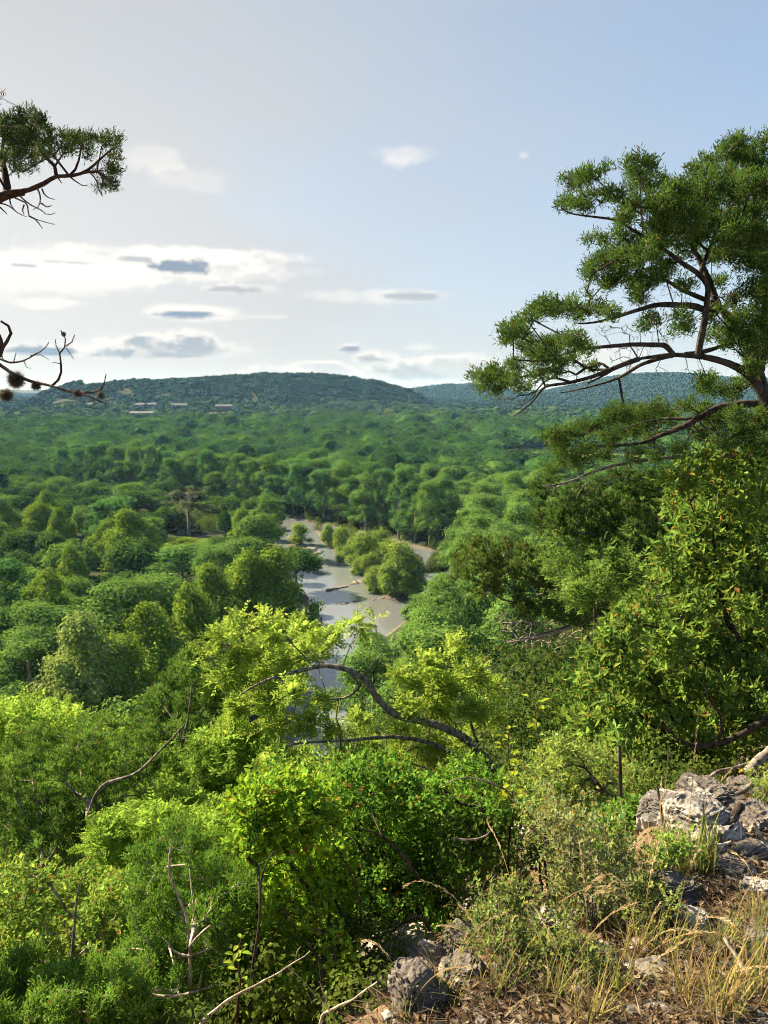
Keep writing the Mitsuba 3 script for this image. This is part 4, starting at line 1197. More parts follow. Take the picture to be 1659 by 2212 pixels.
# right: the bright oak
shrub('scrub_oak', [(1440, 1000), (1560, 985), (1700, 1000), (1720, 1500), (1659, 1570), (1560, 1640), (1420, 1700), (1300, 1700), (1225, 1660), (1200, 1600), (1245, 1530), (1280, 1440), (1300, 1390), (1340, 1320), (1380, 1250), (1445, 1180), (1480, 1120), (1430, 1060)], 6.8, 8.6, 120, 38, 20, SG(10, 0.075, 0.031, twig=0.13), OAKC,
      'bright glossy scrub oak filling the side below the arching juniper', 'tree', 131, (1800, 1700, 7.6), 'bark_brown', 0.25,
      [([(1840, 1540), (1740, 1530), (1659, 1552), (1600, 1586), (1540, 1610), (1500, 1612), (1460, 1592), (1430, 1560)], np.linspace(6.9, 6.5, 8), 0.055, 0.014), ([(1545, 1608), (1560, 1570), (1530, 1500), (1515, 1470)], 6.6, 0.018, 0.008), ([(1600, 1586), (1620, 1450), (1560, 1300), (1540, 1150), (1560, 1040)], np.linspace(7.4, 8, 5), 0.035, 0.008), ([(1500, 1612), (1400, 1560), (1340, 1480)], [7.2, 7.4, 7.6], 0.02, 0.006), ([(1560, 1300), (1470, 1280), (1400, 1300)], 7.8, 0.016, 0.005)], 'leaf_glossy', 2)
# right: the two junipers halfway down
shrub('juniper_tree', [(985, 1215), (1040, 1162), (1120, 1175), (1180, 1215), (1290, 1235), (1350, 1290), (1330, 1330), (1250, 1340), (1160, 1330), (1100, 1300), (1060, 1285), (1010, 1262)], 13.5, 15.5, 42, 26, 30, SP(24, 0.11, 0.022), JUN_BROWN,
      'olive juniper spreading low with grey dead twigs, halfway down the slope', 'tree', 141, (1420, 1500, 15), 'bark_grey', 0.2, [([(1450, 1300), (1400, 1282), (1300, 1262), (1200, 1276), (1110, 1300), (1050, 1270)], 14.6, 0.07, 0.012), ([(1420, 1260), (1340, 1310), (1250, 1345), (1160, 1372), (1090, 1386)], 14.3, 0.06, 0.01)], 'needle', 2, stem=0.06, tip=0.004)
shrub('juniper_tree', [(1150, 1085), (1175, 1035), (1260, 1062), (1330, 1020), (1440, 1020), (1470, 1130), (1440, 1230), (1350, 1240), (1260, 1190), (1200, 1170), (1160, 1140)], 12, 14, 46, 30, 26, SP(24, 0.10, 0.020), JUN,
      'dense juniper under the bare grey limb of the arching juniper', 'tree', 142, (1500, 1400, 13.5), 'bark_grey', 0.2, (), 'needle', 3, stem=0.06, tip=0.004)
shrub('elm_bush', [(1200, 1170), (1270, 1150), (1370, 1180), (1400, 1260), (1350, 1330), (1290, 1300), (1230, 1290), (1190, 1230)], 11, 13, 24, 26, 26, FR(3, 6, 0.2, 0.055, 0.024), (0.123, 0.219, 0.046), 'light feathery elm bush between the two olive junipers', 'bush', 143, (1380, 1450, 12), 'bark_grey', stem=0.025)
# dead twig fans under the olive juniper
for i, (poly, D, tx) in enumerate([([(1080, 1330), (1180, 1345), (1290, 1330), (1280, 1380), (1180, 1405), (1100, 1390)], 14.2, 'grey fan of dead twigs hanging beneath the olive juniper')]):
    rg = g(150 + i)
    w_, *_ = grow([limb([(1420, 1262), (1340, 1312), (1250, 1350), (1160, 1376), (1095, 1388)], D, 0.05, 0.012)], points(clumps_in(poly, D - .6, D + .6, 26, 22, rg), 40, rg, 0.7), 0.4, 0.0045, rng=rg)
    put('juniper_tree_002__dead_twigs', w_, 'bark_dead', True)
    labels['juniper_tree_002__dead_twigs'] = {'label': tx}
# bushes in the hollow; its shade is put into their leaf colour
shrub('shade_toned_bush', [(1090, 1420), (1200, 1390), (1300, 1400), (1290, 1500), (1200, 1540), (1110, 1520)], 17, 22, 44, 28, 16, SG(10, 0.10, 0.05, twig=0.25), (0.038, 0.082, 0.019), 'bush in the hollow below the olive juniper, shade put into its leaf colour', 'bush', 151, (1250, 1560, 20), stem=0.05, tip=0.004)
shrub('shade_toned_bush', [(1040, 1540), (1110, 1500), (1190, 1530), (1270, 1500), (1250, 1600), (1180, 1660), (1090, 1640)], 13, 16, 40, 28, 16, SG(10, 0.085, 0.042, twig=0.2), (0.047, 0.098, 0.021), 'leafy bush in the hollow beside the bright sapling, shade put into its colour', 'bush', 152, (1180, 1720, 14), stem=0.04, tip=0.004)
shrub('oak_bush', [(1230, 1440), (1300, 1420), (1340, 1480), (1330, 1560), (1250, 1560), (1220, 1500)], 10, 11.5, 26, 28, 20, SG(10, 0.06, 0.03, twig=0.14), (0.109, 0.208, 0.036), 'mid green oak bush at the edge of the dark hollow', 'bush', 153, (1330, 1700, 11), stem=0.03)
# middle: small-leaved evergreen bush with grey-green leaves
shrub('sumac_bush', [(1110, 1715), (1150, 1645), (1230, 1600), (1330, 1640), (1400, 1690), (1420, 1740), (1395, 1800), (1330, 1860), (1240, 1850), (1160, 1800)], 4.6, 5.6, 60, 34, 30, SG(9, 0.026, 0.012, twig=0.06), (0.214, 0.315, 0.077), 'grey-green small-leaved bush with thin stems behind the rock ledge', 'bush', 161, (1300, 1980, 5.2), 'bark_brown', 0.3, [([(1342, 1770), (1340, 1700), (1339, 1612)], 4.6, 0.014, 0.011), ([(1290, 1690), (1330, 1721), (1400, 1722), (1445, 1722)], 4.7, 0.009, 0.006)], nstem=4, tip=0.0014, stem=0.014)
shrub('persimmon_bush', [(1290, 1770), (1350, 1740), (1410, 1770), (1425, 1850), (1400, 1900), (1330, 1890), (1290, 1830)], 3.7, 4.2, 34, 28, 30, SG(9, 0.026, 0.017, twig=0.05), (0.120, 0.248, 0.043), 'dark green round-leaved bush pressed against the pale boulder', 'bush', 162, (1370, 2000, 4.0), 'bark_brown', nstem=4, tip=0.0012, stem=0.01)
# middle: the leafy bush in front of the arched tree
shrub('redbud_bush', [(690, 1690), (780, 1650), (900, 1690), (1030, 1660), (1110, 1720), (1090, 1800), (1010, 1880), (960, 1960), (900, 2080), (820, 2140), (720, 2080), (700, 1900)], 4.9, 6.2, 110, 40, 24, SG(9, 0.036, 0.021, twig=0.08), (0.117, 0.249, 0.033), 'lush green bush with dark stems in front of the arched tree', 'bush', 171, (900, 2180, 5.2), 'bark_brown', 0.3, [([(905, 1900), (870, 1850), (830, 1810), (780, 1790)], 4.8, 0.016, 0.006), ([(930, 2010), (900, 1980), (840, 2020), (800, 2100)], 4.6, 0.012, 0.006), ([(1060, 1790), (1020, 1820), (985, 1850), (920, 1900)], 5.2, 0.010, 0.005)], 'leaf_glossy', 6, tip=0.0016, stem=0.018)
shrub('redbud_bush', [(520, 1740), (600, 1690), (700, 1700), (740, 1850), (730, 2060), (760, 2200), (700, 2260), (560, 2260), (470, 2240), (500, 2050), (540, 1900)], 4.1, 5.4, 110, 40, 24, SG(9, 0.036, 0.021, twig=0.08), (0.198, 0.354, 0.035), 'yellow-green bush with round leaves and slender dark stems, lower middle', 'bush', 172, (620, 2420, 4.6), 'bark_brown', 0.3, [([(540, 2230), (545, 2100), (560, 1990), (565, 1900), (590, 1840)], 4.05, 0.011, 0.005), ([(700, 2200), (690, 2080), (640, 2010), (610, 1960)], 4.05, 0.010, 0.004)], 'leaf_soft', 6, tip=0.0015, stem=0.014)
# left: junipers near
shrub('juniper_tree', [(300, 1840), (370, 1785), (440, 1800), (520, 1830), (550, 1900), (520, 1990), (530, 2080), (500, 2230), (420, 2250), (320, 2200), (270, 2060), (290, 1940)], 4.3, 5.2, 66, 34, 30, SP(18, 0.042, 0.0085), (0.115, 0.236, 0.035), 'young juniper with a bare pale grey trunk showing, lower edge', 'tree', 181, (418, 2400, 4.7), 'bark_dead', 0.2,
      [([(420, 2320), (412, 2150), (410, 2050), (405, 1990), (382, 1930), (366, 1885), (370, 1830)], 4.35, 0.014, 0.007), ([(408, 2146), (350, 2152), (320, 2145), (298, 2130)], 4.2, 0.010, 0.005), ([(408, 2066), (380, 2058), (362, 2035)], 4.2, 0.009, 0.004), ([(410, 2045), (428, 2022), (455, 1998)], 4.2, 0.008, 0.004)], 'needle', 1, tip=0.0016, stem=0.02)
shrub('juniper_tree', [(-60, 2090), (60, 2060), (140, 2085), (220, 2070), (300, 2120), (310, 2260), (-60, 2260)], 3.5, 4.1, 44, 36, 30, SP(18, 0.040, 0.008), (0.120, 0.235, 0.037), 'dark juniper filling the lowest corner', 'tree', 182, (60, 2500, 3.9), 'bark_grey', 0.2, (), 'needle', 3, tip=0.0016, stem=0.018)
shrub('juniper_tree', [(-60, 1700), (0, 1620), (60, 1570), (130, 1600), (190, 1545), (240, 1585), (290, 1560), (345, 1640), (330, 1700), (240, 1715), (200, 1800), (200, 1850), (120, 1880), (60, 1890), (-60, 1900)], 7.2, 9.5, 84, 36, 24, SP(20, 0.066, 0.013), (0.106, 0.207, 0.035), 'broad juniper with crooked grey limbs at the picture edge', 'tree', 183, (60, 2050, 8.6), 'bark_grey', 0.3,
      [([(188, 1770), (196, 1745), (205, 1720), (225, 1695), (290, 1672), (345, 1622), (395, 1568)], 7.3, 0.020, 0.008), ([(190, 1764), (240, 1778), (275, 1772), (305, 1758)], 7.3, 0.011, 0.005), ([(-40, 1960), (20, 1915), (75, 1880), (110, 1850), (125, 1820)], 7.0, 0.020, 0.008), ([(75, 1880), (60, 1860), (35, 1850)], 6.9, 0.014, 0.006)], 'needle', 2, stem=0.03, tip=0.0024)
shrub('juniper_tree', [(290, 1590), (335, 1490), (360, 1470), (395, 1415), (430, 1440), (470, 1500), (460, 1560), (420, 1600), (350, 1625)], 10, 11.5, 32, 28, 26, SP(22, 0.085, 0.017), (0.099, 0.197, 0.037), 'small spired juniper with crossing pale dead branches before the sycamores', 'tree', 184, (400, 1800, 11), 'bark_grey', 0.2, [([(380, 1700), (395, 1600), (405, 1560), (412, 1510), (415, 1470)], 9.9, 0.028, 0.01), ([(385, 1595), (420, 1598), (465, 1596)], 9.85, 0.014, 0.006), ([(395, 1570), (412, 1590), (440, 1575), (460, 1550)], 9.85, 0.012, 0.005)], 'needle', 1, stem=0.04, tip=0.003)
# left: leafy shrubs between them
shrub('elm_bush', [(-60, 1560), (20, 1530), (80, 1545), (150, 1540), (230, 1590), (300, 1680), (200, 1720), (-60, 1680)], 12, 15, 40, 34, 22, FR(3, 6, 0.24, 0.065, 0.03), (0.223, 0.364, 0.056), 'light feathery elm bush behind the broad edge juniper', 'bush', 191, (100, 1800, 14), 'bark_grey', stem=0.035, tip=0.003)
shrub('elm_bush', [(320, 1650), (440, 1600), (540, 1600), (620, 1640), (640, 1740), (560, 1830), (440, 1790), (340, 1760)], 8, 10.5, 50, 36, 24, FR(3, 6, 0.17, 0.048, 0.022), (0.181, 0.315, 0.051), 'feathery green elm bush below the arched tree, left of the leafy bushes', 'bush', 192, (480, 1950, 9), 'bark_grey', stem=0.03, tip=0.0024)
shrub('elm_bush', [(210, 1790), (330, 1760), (460, 1790), (560, 1850), (530, 1920), (380, 1850), (300, 1900), (220, 1880)], 6, 7.5, 44, 34, 24, FR(3, 6, 0.13, 0.036, 0.016), (0.205, 0.344, 0.051), 'feathery bush just above the young juniper crown', 'bush', 193, (360, 2100, 6.6), 'bark_grey', stem=0.02, tip=0.002)
shrub('oak_bush', [(-60, 1890), (60, 1890), (180, 1880), (290, 1910), (310, 2000), (280, 2110), (140, 2110), (-60, 2110)], 4.6, 6.2, 60, 38, 24, SG(10, 0.034, 0.018, twig=0.08), (0.205, 0.326, 0.058), 'pale leafy oak bush between the broad juniper and the corner juniper', 'bush', 194, (130, 2300, 5.2), 'bark_grey', 0.3, [([(155, 2080), (160, 2010), (165, 1950), (172, 1910)], 4.55, 0.012, 0.006)], 'leaf_glossy', 4, stem=0.016, tip=0.0016)
shrub('oak_bush', [(560, 1690), (640, 1640), (740, 1640), (860, 1650), (820, 1740), (700, 1760), (600, 1760)], 6.6, 8, 44, 34, 22, SG(10, 0.045, 0.022, twig=0.10), (0.163, 0.296, 0.051), 'leafy oak bush under the arched limb above the lush bush', 'bush', 195, (720, 1880, 7.3), 'bark_brown', stem=0.02, tip=0.0022)

# ---- saplings with large bright leaves, each large leaf its own part
def sapling(spine, D, nleaf, L, text, seed, colour=(0.20, 0.30, 0.035)):
    rng = g(seed)
    key = numbered('sapling')
    p, r = limb(spine, D, 0.006, 0.0025, 0.02)
    gnd = float(height(p[:1, 0], p[:1, 1])[0])
    if p[0, 2] > gnd:
        low = resample([[p[0, 0] + .05, p[0, 1] + .05, gnd - 0.1], [p[0, 0] - .03, p[0, 1], (gnd + p[0, 2]) / 2], p[0]], 0.1)
        p = np.vstack([low[:-1], p]); r = np.concatenate([np.full(len(low) - 1, 0.008), r])
    parts_ = [tube(p, r, 5)]
    top = p[-int(len(resample([at(*s, D) for s in spine], 0.02))):]
    for i in range(nleaf):
        f = (i + 0.5) / nleaf
        b = top[min(int(f * len(top)), len(top) - 1)]
        a = rng.uniform(0, 6.28)
        ax = unit(np.array([math.cos(a), math.sin(a), rng.uniform(-0.15, 0.9)]))
        st = b + ax * L * rng.uniform(0.3, 0.9) * (1.1 - 0.5 * f)
        parts_.append(tube(np.array([b, (b + st) / 2 + [0, 0, .004], st]), [0.0018, .0014, .001], 3))
        side = unit(np.cross([0, 0, 1], ax)); nn = np.cross(ax, side)
        l = L * rng.uniform(0.7, 1.2) * (1.05 - 0.35 * f)
        t = np.array([0, .25, .55, .85, 1.0]); w = np.array([0.04, .40, .46, .24, 0.0]) * l * 0.62
        bend = -0.18 * l * t ** 2
        mid = st + ax * (t * l)[:, None] + nn * bend[:, None]
        fold = 0.28
        Lf = mid + side * w[:, None] + nn * (w * fold)[:, None]
        Rt = mid - side * w[:, None] + nn * (w * fold)[:, None]
        V = np.vstack([mid, Lf, Rt]); F = []
        for k in range(4):
            F += [[k, k + 1, 6 + k], [k, 6 + k, 5 + k], [k + 1, k, 11 + k], [k, 10 + k, 11 + k]]
        col = np.repeat(vary(rng, colour, 1, 0.14, 0.06), len(V), 0)
        put(f'{key}__leaf' + (f'_{i:03d}' if i else ''), (V, np.array(F), col), 'leaf_glossy')
    put(key + '__stem', join(parts_), 'bark_red', True)
    label(key, text, 'sapling')


sapling([(1178, 1720), (1172, 1640), (1160, 1570), (1152, 1510)], 5.4, 26, 0.10, 'tallest sapling shoot with big bright leaflets before the dark hollow', 201)
sapling([(1110, 1740), (1104, 1680), (1098, 1620), (1100, 1575)], 5.3, 30, 0.085, 'yellow-green sapling shoot crowded with leaves beside the tallest one', 202, (0.25, 0.33, 0.03))
sapling([(1190, 1680), (1196, 1640), (1202, 1610)], 5.2, 8, 0.095, 'short sapling with few broad leaves beside the tallest shoot', 203)
sapling([(560, 1790), (556, 1720), (552, 1670), (556, 1645)], 4.9, 26, 0.08, 'bright leafy sapling shoot rising above the yellow-green bush', 204)
sapling([(640, 1800), (632, 1740), (628, 1700), (640, 1668)], 5.0, 22, 0.08, 'bright sapling shoot with pointed leaves right of the rising one', 205)
sapling([(520, 2120), (516, 2080), (520, 2030)], 3.9, 16, 0.055, 'low sapling with lit heart-shaped leaves beside the young juniper trunk', 206)
# ---------------------------------------------------------------- the rocky ledge


def hit(qx, qy, d0=1.2, d1=14.0):
    """where a sight line meets the ground"""
    d = ray(qx, qy)
    for n in (60, 30, 30):
        D = np.linspace(d0, d1, n)
        P = EYE + d[None] * (D / d[1])[:, None]
        k = np.nonzero(P[:, 2] < height(P[:, 0], P[:, 1]))[0]
        if not len(k):
            return P[-1]
        d0, d1 = D[max(k[0] - 1, 0)], D[k[0]]
    return P[k[0]]


def rock_col(p, n, uv):
    a = fbm(p.x * 9, p.y * 9, p.z * 9, 4)
    b = fbm(p.x * 38, p.y * 38, p.z * 38, 3)
    pale = mix((0.135, 0.138, 0.138), (0.36, 0.365, 0.36), b)
    grey = mix((0.05, 0.052, 0.055), (0.15, 0.153, 0.155), b)
    c = mix(pale, grey, smoothstep(0.42, 0.54, a + 0.35 * (b - 0.5)))
    return mix(c, (0.05, 0.05, 0.05), smoothstep(0.66, 0.74, b) * 0.8)


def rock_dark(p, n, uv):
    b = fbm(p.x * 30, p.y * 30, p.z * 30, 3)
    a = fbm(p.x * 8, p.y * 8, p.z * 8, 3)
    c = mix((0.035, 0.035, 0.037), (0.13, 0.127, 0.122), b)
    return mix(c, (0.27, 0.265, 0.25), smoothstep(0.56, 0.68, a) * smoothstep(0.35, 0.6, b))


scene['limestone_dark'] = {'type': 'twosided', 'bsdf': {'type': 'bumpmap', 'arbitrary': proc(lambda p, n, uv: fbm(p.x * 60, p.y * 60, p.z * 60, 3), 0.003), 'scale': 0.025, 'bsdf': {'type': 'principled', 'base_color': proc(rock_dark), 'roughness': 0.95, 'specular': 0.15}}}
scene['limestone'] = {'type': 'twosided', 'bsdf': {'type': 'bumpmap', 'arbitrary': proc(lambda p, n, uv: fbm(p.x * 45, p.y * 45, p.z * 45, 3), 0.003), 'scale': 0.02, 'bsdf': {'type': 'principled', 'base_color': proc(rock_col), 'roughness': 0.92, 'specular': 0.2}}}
scene['wet_ledge'] = {'type': 'twosided', 'bsdf': {'type': 'principled', 'base_color': proc(lambda p, n, uv: mix((0.04, 0.035, 0.03), (0.16, 0.14, 0.12), fbm(p.x * 2, p.y * 2, p.z * 3, 3))), 'roughness': 0.7}}
import trimesh
ICO = trimesh.creation.icosphere(subdivisions=4)
ICO5 = trimesh.creation.icosphere(subdivisions=5)
ICO3 = trimesh.creation.icosphere(subdivisions=2)


def rock(c, rx, ry, rz, seed, ico=ICO, rough=0.32, boxy=0.45, rot=None):
    rng = g(seed)
    d = ico.vertices.copy()
    q = np.sign(d) * np.abs(d) ** (1 - boxy)
    q = unit(q) * (0.55 + 0.45 * np.linalg.norm(q, axis=1, keepdims=True) / 1.2)
    off = rng.uniform(0, 50, 3)
    n1 = meshkit.fbm(d * 1.6 + off, 4, seed) - 0.5
    n2 = meshkit.fbm(d * 6.0 + off, 3, seed + 5) - 0.5
    pit = np.clip(meshkit.noise(d * 9 + off, seed + 9) - 0.62, 0, 1)
    v = q * (1 + rough * 2.0 * n1 + rough * 0.55 * n2 - 1.1 * rough * pit + 0.25 * rough * (meshkit.fbm(d * 16 + off, 2, seed + 3) - 0.5))[:, None]
    v = v * [rx, ry, rz]
    a = rng.uniform(0, 6.28) if rot is None else rot
    M = np.array([[math.cos(a), -math.sin(a), 0], [math.sin(a), math.cos(a), 0], [0, 0, 1]])
    return v @ M.T + c, ico.faces


for i, (qx, qy, w, hgt, tx) in enumerate([
    (1440, 1775, 95, 0.62, 'pale limestone boulder at the very lip of the ledge'), (1520, 1800, 130, 0.62, 'big rounded white-faced boulder in the middle of the ledge'), (1535, 1730, 120, 0.35, 'flat litter-covered rock behind the white-faced boulder'),
    (1620, 1712, 70, 0.4, 'grey rock half buried in straw by the charred log'), (1460, 1955, 95, 0.75, 'grey pitted boulder below the green grass tuft'), (1500, 2005, 70, 0.55, 'small pale rock against the grey pitted boulder'),
    (1390, 1915, 55, 0.5, 'brown stone capped with soil at the edge of the dark bush'), (1300, 2085, 75, 0.6, 'dark shaded rock among the dry grass stalks'), (1270, 2130, 60, 0.6, 'grey slab lying under arching dead grass'),
    (1000, 2060, 80, 0.7, 'mossy dark rock behind the thin grass'), (930, 2110, 95, 0.7, 'dark blocky rock at the brink below the lush bush'), (840, 2160, 80, 0.6, 'lowest dark rock at the brink beside the pale dead twig'),
    (1090, 2110, 55, 0.5, 'small brown rock sunk in the leaf litter'), (1620, 1850, 85, 0.35, 'low dark rock in the shade of the curved root'), (1640, 1930, 60, 0.4, 'low pale stone near the frame edge'), (1420, 2110, 70, 0.4, 'flat grey stone under dry stalks, lower edge'), (1180, 2000, 60, 0.5, 'grey rock under the pale green herbs'), (1590, 2010, 50, .4, 'small stone beside the yellow grass tuft'), (1650, 1790, 90, .6, 'lichen-dark rock at the frame edge behind the curved root'), (1600, 1905, 80, .5, 'weathered rock in the middle of the litter slope, above the yellow tuft'), (1655, 2060, 80, .5, 'dark weathered rock at the frame edge above the white sticks'), (900, 2175, 110, .8, 'big dark rough rock at the bottom of the brink'), (1000, 2120, 90, .6, 'dark rough rock behind the blocky brink rock'), (1560, 1890, 70, .6, 'dark cracked rock right behind the upright green grass'), (1330, 1880, 70, .6, 'shaded rock under the dark round-leaved bush')]):
    p = hit(qx, qy)
    s = w / FQ * p[1] * 0.68
    rk = rock(p + [0, 0.3 * s, -0.1 * s], s, s * 0.9, s * hgt * 1.6, 400 + i, ICO5 if i < 6 else ICO, 0.40)
    key = numbered('rock')
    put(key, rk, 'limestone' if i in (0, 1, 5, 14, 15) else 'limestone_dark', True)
    label(key, tx, 'rock')
rl = g(410)
# loose stones and chips
parts = []
EDGE = [(1659, 1660), (1560, 1720), (1420, 1760), (1410, 1850), (1300, 1960), (1150, 2000), (1000, 2060), (850, 2130), (780, 2212), (1700, 2260), (1900, 2000), (1800, 1700)]
for q in inpoly_q(EDGE, 220, rl):
    p = hit(*q)
    s = rl.uniform(0.008, 0.03)
    parts.append(rock(p + [0, 0, s * .2], s, s * .8, s * .55, int(rl.integers(9999)), ICO3))
put('limestone_gravel', join(parts), 'limestone', True)
label('limestone_gravel', 'loose limestone chips scattered over the ledge', 'gravel', None, 'stuff')
# dry leaves, straw and needles
n = 15000
Q = inpoly_q(EDGE, 700, rl)
C = np.array([hit(*q) for q in Q])
k = rl.integers(len(C), size=n)
P = C[k] + rl.normal(size=(n, 3)) * [0.09, 0.09, 0]
P[:, 2] = height(P[:, 0], P[:, 1]) + np.abs(rl.normal(size=n)) * 0.012 + 0.004
ax = unit(rl.normal(size=(n, 3)) * [1, 1, 0.25])
tan = np.array([(0.125, 0.094, 0.062), (0.075, 0.052, 0.035), (0.22, 0.185, 0.13), (0.05, 0.037, 0.026), (0.16, 0.14, 0.115)])[rl.integers(5, size=n)]
thin = rl.random(n) < 0.55
L = np.where(thin, rl.uniform(0.04, 0.13, n), rl.uniform(0.02, 0.045, n))
W = np.where(thin, rl.uniform(0.0015, 0.004, n), L * rl.uniform(0.35, 0.6, n))
put('leaf_litter', leaves(P, ax, unit(rl.normal(size=(n, 3)) * 0.45 + [0, 0, 1]), L, W, tan * rl.uniform(0.6, 1.3, (n, 1)), fold=0.25), 'straw')
label('leaf_litter', 'dry brown leaves, straw and bits of twig covering the ledge', 'litter', None, 'stuff')


def stick(qpts, D, r0, r1, mat, text, name='dead_branch', on=None, fork=()):
    P, r = limb(qpts, D, r0, r1, 0.02)
    if on is not None:                                   # lies on the ground
        P = np.array([hit(*q) for q in qpts])
        P[:, 2] += on
        P = resample(P, 0.02)
        r = np.linspace(r0, r1, len(P))
    P = P + (meshkit.noise(P * 14, 2)[:, None] - 0.5) * rl.normal(size=3) * 0.012
    parts_ = [tube(P, r, 8, rng=rl, rough=0.12)]
    for f in fork:
        fp, fr = limb(f, D if np.isscalar(D) else D[-1], r1 * 1.2, r1 * 0.4, 0.02)
        parts_.append(tube(fp, fr, 6, rng=rl, rough=0.1))
    key = numbered(name)
    put(key, join(parts_), mat, True)
    label(key, text, 'branch')


stick([(1690, 1590), (1659, 1624), (1638, 1643), (1622, 1661), (1608, 1676)], np.linspace(3.9, 3.75, 5), 0.022, 0.026, 'bark_grey', 'charred lichen-grey log sloping up out of the frame above the straw')
stick([(1690, 1672), (1659, 1682), (1626, 1694), (1605, 1709), (1585, 1719), (1560, 1735)], np.linspace(3.6, 3.5, 6), 0.02, 0.008, 'bark_grey', 'grey dead branch lying over the straw under the charred log')
stick([(1600, 1742), (1593, 1752), (1583, 1773), (1564, 1791), (1550, 1814)], np.linspace(3.2, 3.0, 5), 0.02, 0.011, 'bark_brown', 'thick dark curved root beside the white-faced boulder')
stick([(1440, 1836), (1482, 1834), (1523, 1828), (1564, 1824), (1579, 1818)], np.linspace(2.85, 2.9, 5), 0.009, 0.005, 'bark_dead', 'bleached arc of wood crossing the grass tuft')
stick([(1511, 1700), (1531, 1680), (1554, 1665), (1585, 1659), (1612, 1650)], np.linspace(3.7, 3.9, 5), 0.010, 0.008, 'bark_grey', 'bent grey branch rising behind the litter-covered rock')
stick([(1564, 2026), (1600, 2081), (1630, 2136), (1665, 2205)], [2.2, 2.15, 2.1, 2.05], 0.006, 0.010, 'bark_dead', 'longest white bare stick in the lower corner', fork=[[(1615, 2060), (1640, 2085), (1665, 2110)]])
stick([(1594, 2131), (1625, 2171), (1668, 2215)], 2.05, 0.006, 0.008, 'bark_dead', 'short white stick crossing below the longest one')
stick([(1630, 1780), (1642, 1805), (1652, 1822)], 2.95, 0.008, 0.006, 'bark_dead', 'short pale splinter on the brown litter near the frame edge')
stick([(1420, 1700), (1440, 1830), (1446, 1900), (1452, 1960)], np.linspace(3.05, 2.75, 4), 0.006, 0.009, 'bark_grey', 'thin grey upright stick in front of the pale boulder')
stick([(430, 2215), (445, 2196), (510, 2151), (575, 2116), (635, 2081), (668, 2054)], np.linspace(3.6, 3.8, 6), 0.010, 0.0025, 'bark_dead', 'pale dead branch crossing the leafy bush near the lower edge', fork=[[(622, 2090), (670, 2136), (708, 2200)], [(640, 2078), (640, 2062), (650, 2044)]])
stick([(690, 2230), (700, 2196), (750, 2166), (800, 2136), (815, 2120)], 3.3, 0.009, 0.003, 'bark_dead', 'second pale dead branch below the dark rocks', fork=[[(712, 2190), (700, 2150), (690, 2120)]])
stick([(950, 1700), (1010, 1680), (1080, 1700), (1130, 1755), (1150, 1790)], 4.9, 0.004, 0.009, 'bark_grey', 'slim silver branch bowed in front of the arched trunk')
stick([(980, 1810), (1010, 1815), (1050, 1805), (1065, 1785)], 4.5, 0.009, 0.004, 'bark_grey', 'short grey branch poking out of the lush bush')

# grass


def blades(rng, base, n, L, W, spread, colours, curve=0.5, segs=5):
    parts_ = []
    t = np.linspace(0, 1, segs)
    for i in range(n):
        a = rng.uniform(0, 6.28)
        out = np.array([math.cos(a), math.sin(a), 0])
        tilt = abs(rng.normal()) * spread
        l = L * rng.uniform(0.55, 1.15)
        c = curve * rng.uniform(0.3, 1.4)
        ang = tilt + c * t ** 1.5
        step = l / (segs - 1)
        P = base + rng.normal(size=3) * [0.025, 0.025, 0] + np.cumsum(np.vstack([[0, 0, 0], (np.sin(ang)[:-1, None] * out + np.cos(ang)[:-1, None] * [0, 0, 1]) * step]), 0)
        s = unit(np.cross(out, [0, 0, 1]) + rng.normal(size=3) * 0.3)
        w = W * (1 - t ** 2 * 0.95) / 2
        V = np.stack([P + s * w[:, None], P - s * w[:, None]], 1).reshape(-1, 3)
        F = []
        for k in range(segs - 1):
            F += [[2 * k, 2 * k + 1, 2 * k + 3], [2 * k, 2 * k + 3, 2 * k + 2]]
        col = np.array(colours[rng.integers(len(colours))]) * rng.uniform(0.75, 1.25)
        parts_.append((V, np.array(F), np.tile(col, (len(V), 1))))
    return join(parts_)


GRN, YEL, DRY, PALE = (0.14, 0.22, 0.055), (0.23, 0.25, 0.075), (0.27, 0.21, 0.10), (0.36, 0.30, 0.18)


def tuft(qx, qy, n, L, spread, colours, text, W=0.005, heads=0, seed=0, curve=0.5):
    rng = g(seed)
    p = hit(qx, qy)
    key = numbered('grass_tuft')
    put(key + '__blades', blades(rng, p - [0, 0, 0.02], n, L, W, spread, colours, curve), 'straw')
    labels[key + '__blades'] = {'kind': 'stuff'}
    for j in range((heads + 1) // 2):                              # tall stalks that nod under their seed heads
        a = rng.uniform(0, 6.28)
        out = np.array([math.cos(a), math.sin(a), 0])
        l = L * rng.uniform(1.1, 2.4)
        t = np.linspace(0, 1, 12)
        ang = 0.12 + abs(rng.normal()) * 0.25 + rng.uniform(0.1, 1.9) * t ** rng.uniform(1.5, 4)
        S = p + np.cumsum((np.sin(ang)[:, None] * out + np.cos(ang)[:, None] * [0, 0, 1]) * l / 11, 0)
        st = tube(S, np.linspace(0.0016, 0.0008, 12), 3)
        m = 46
        f = rng.uniform(0.6, 1.0, m)
        b = np.stack([np.interp(f, t, S[:, k]) for k in range(3)], 1)
        dS = unit(np.stack([np.interp(f, t, np.gradient(S[:, k])) for k in range(3)], 1))
        gr = leaves(b, unit(dS + rand_dir(rng, m) * 0.35), rand_dir(rng, m), rng.uniform(0.010, 0.022, m), 0.0032, vary(rng, PALE, m, 0.2, 0.05), fold=0.3)
        put(f'{key}__seed_stalk' + (f'_{j:03d}' if j else ''), join([(st[0], st[1], np.tile(np.array(DRY) * 0.9, (len(st[0]), 1))), gr]), 'straw')
    label(key, text, 'grass')


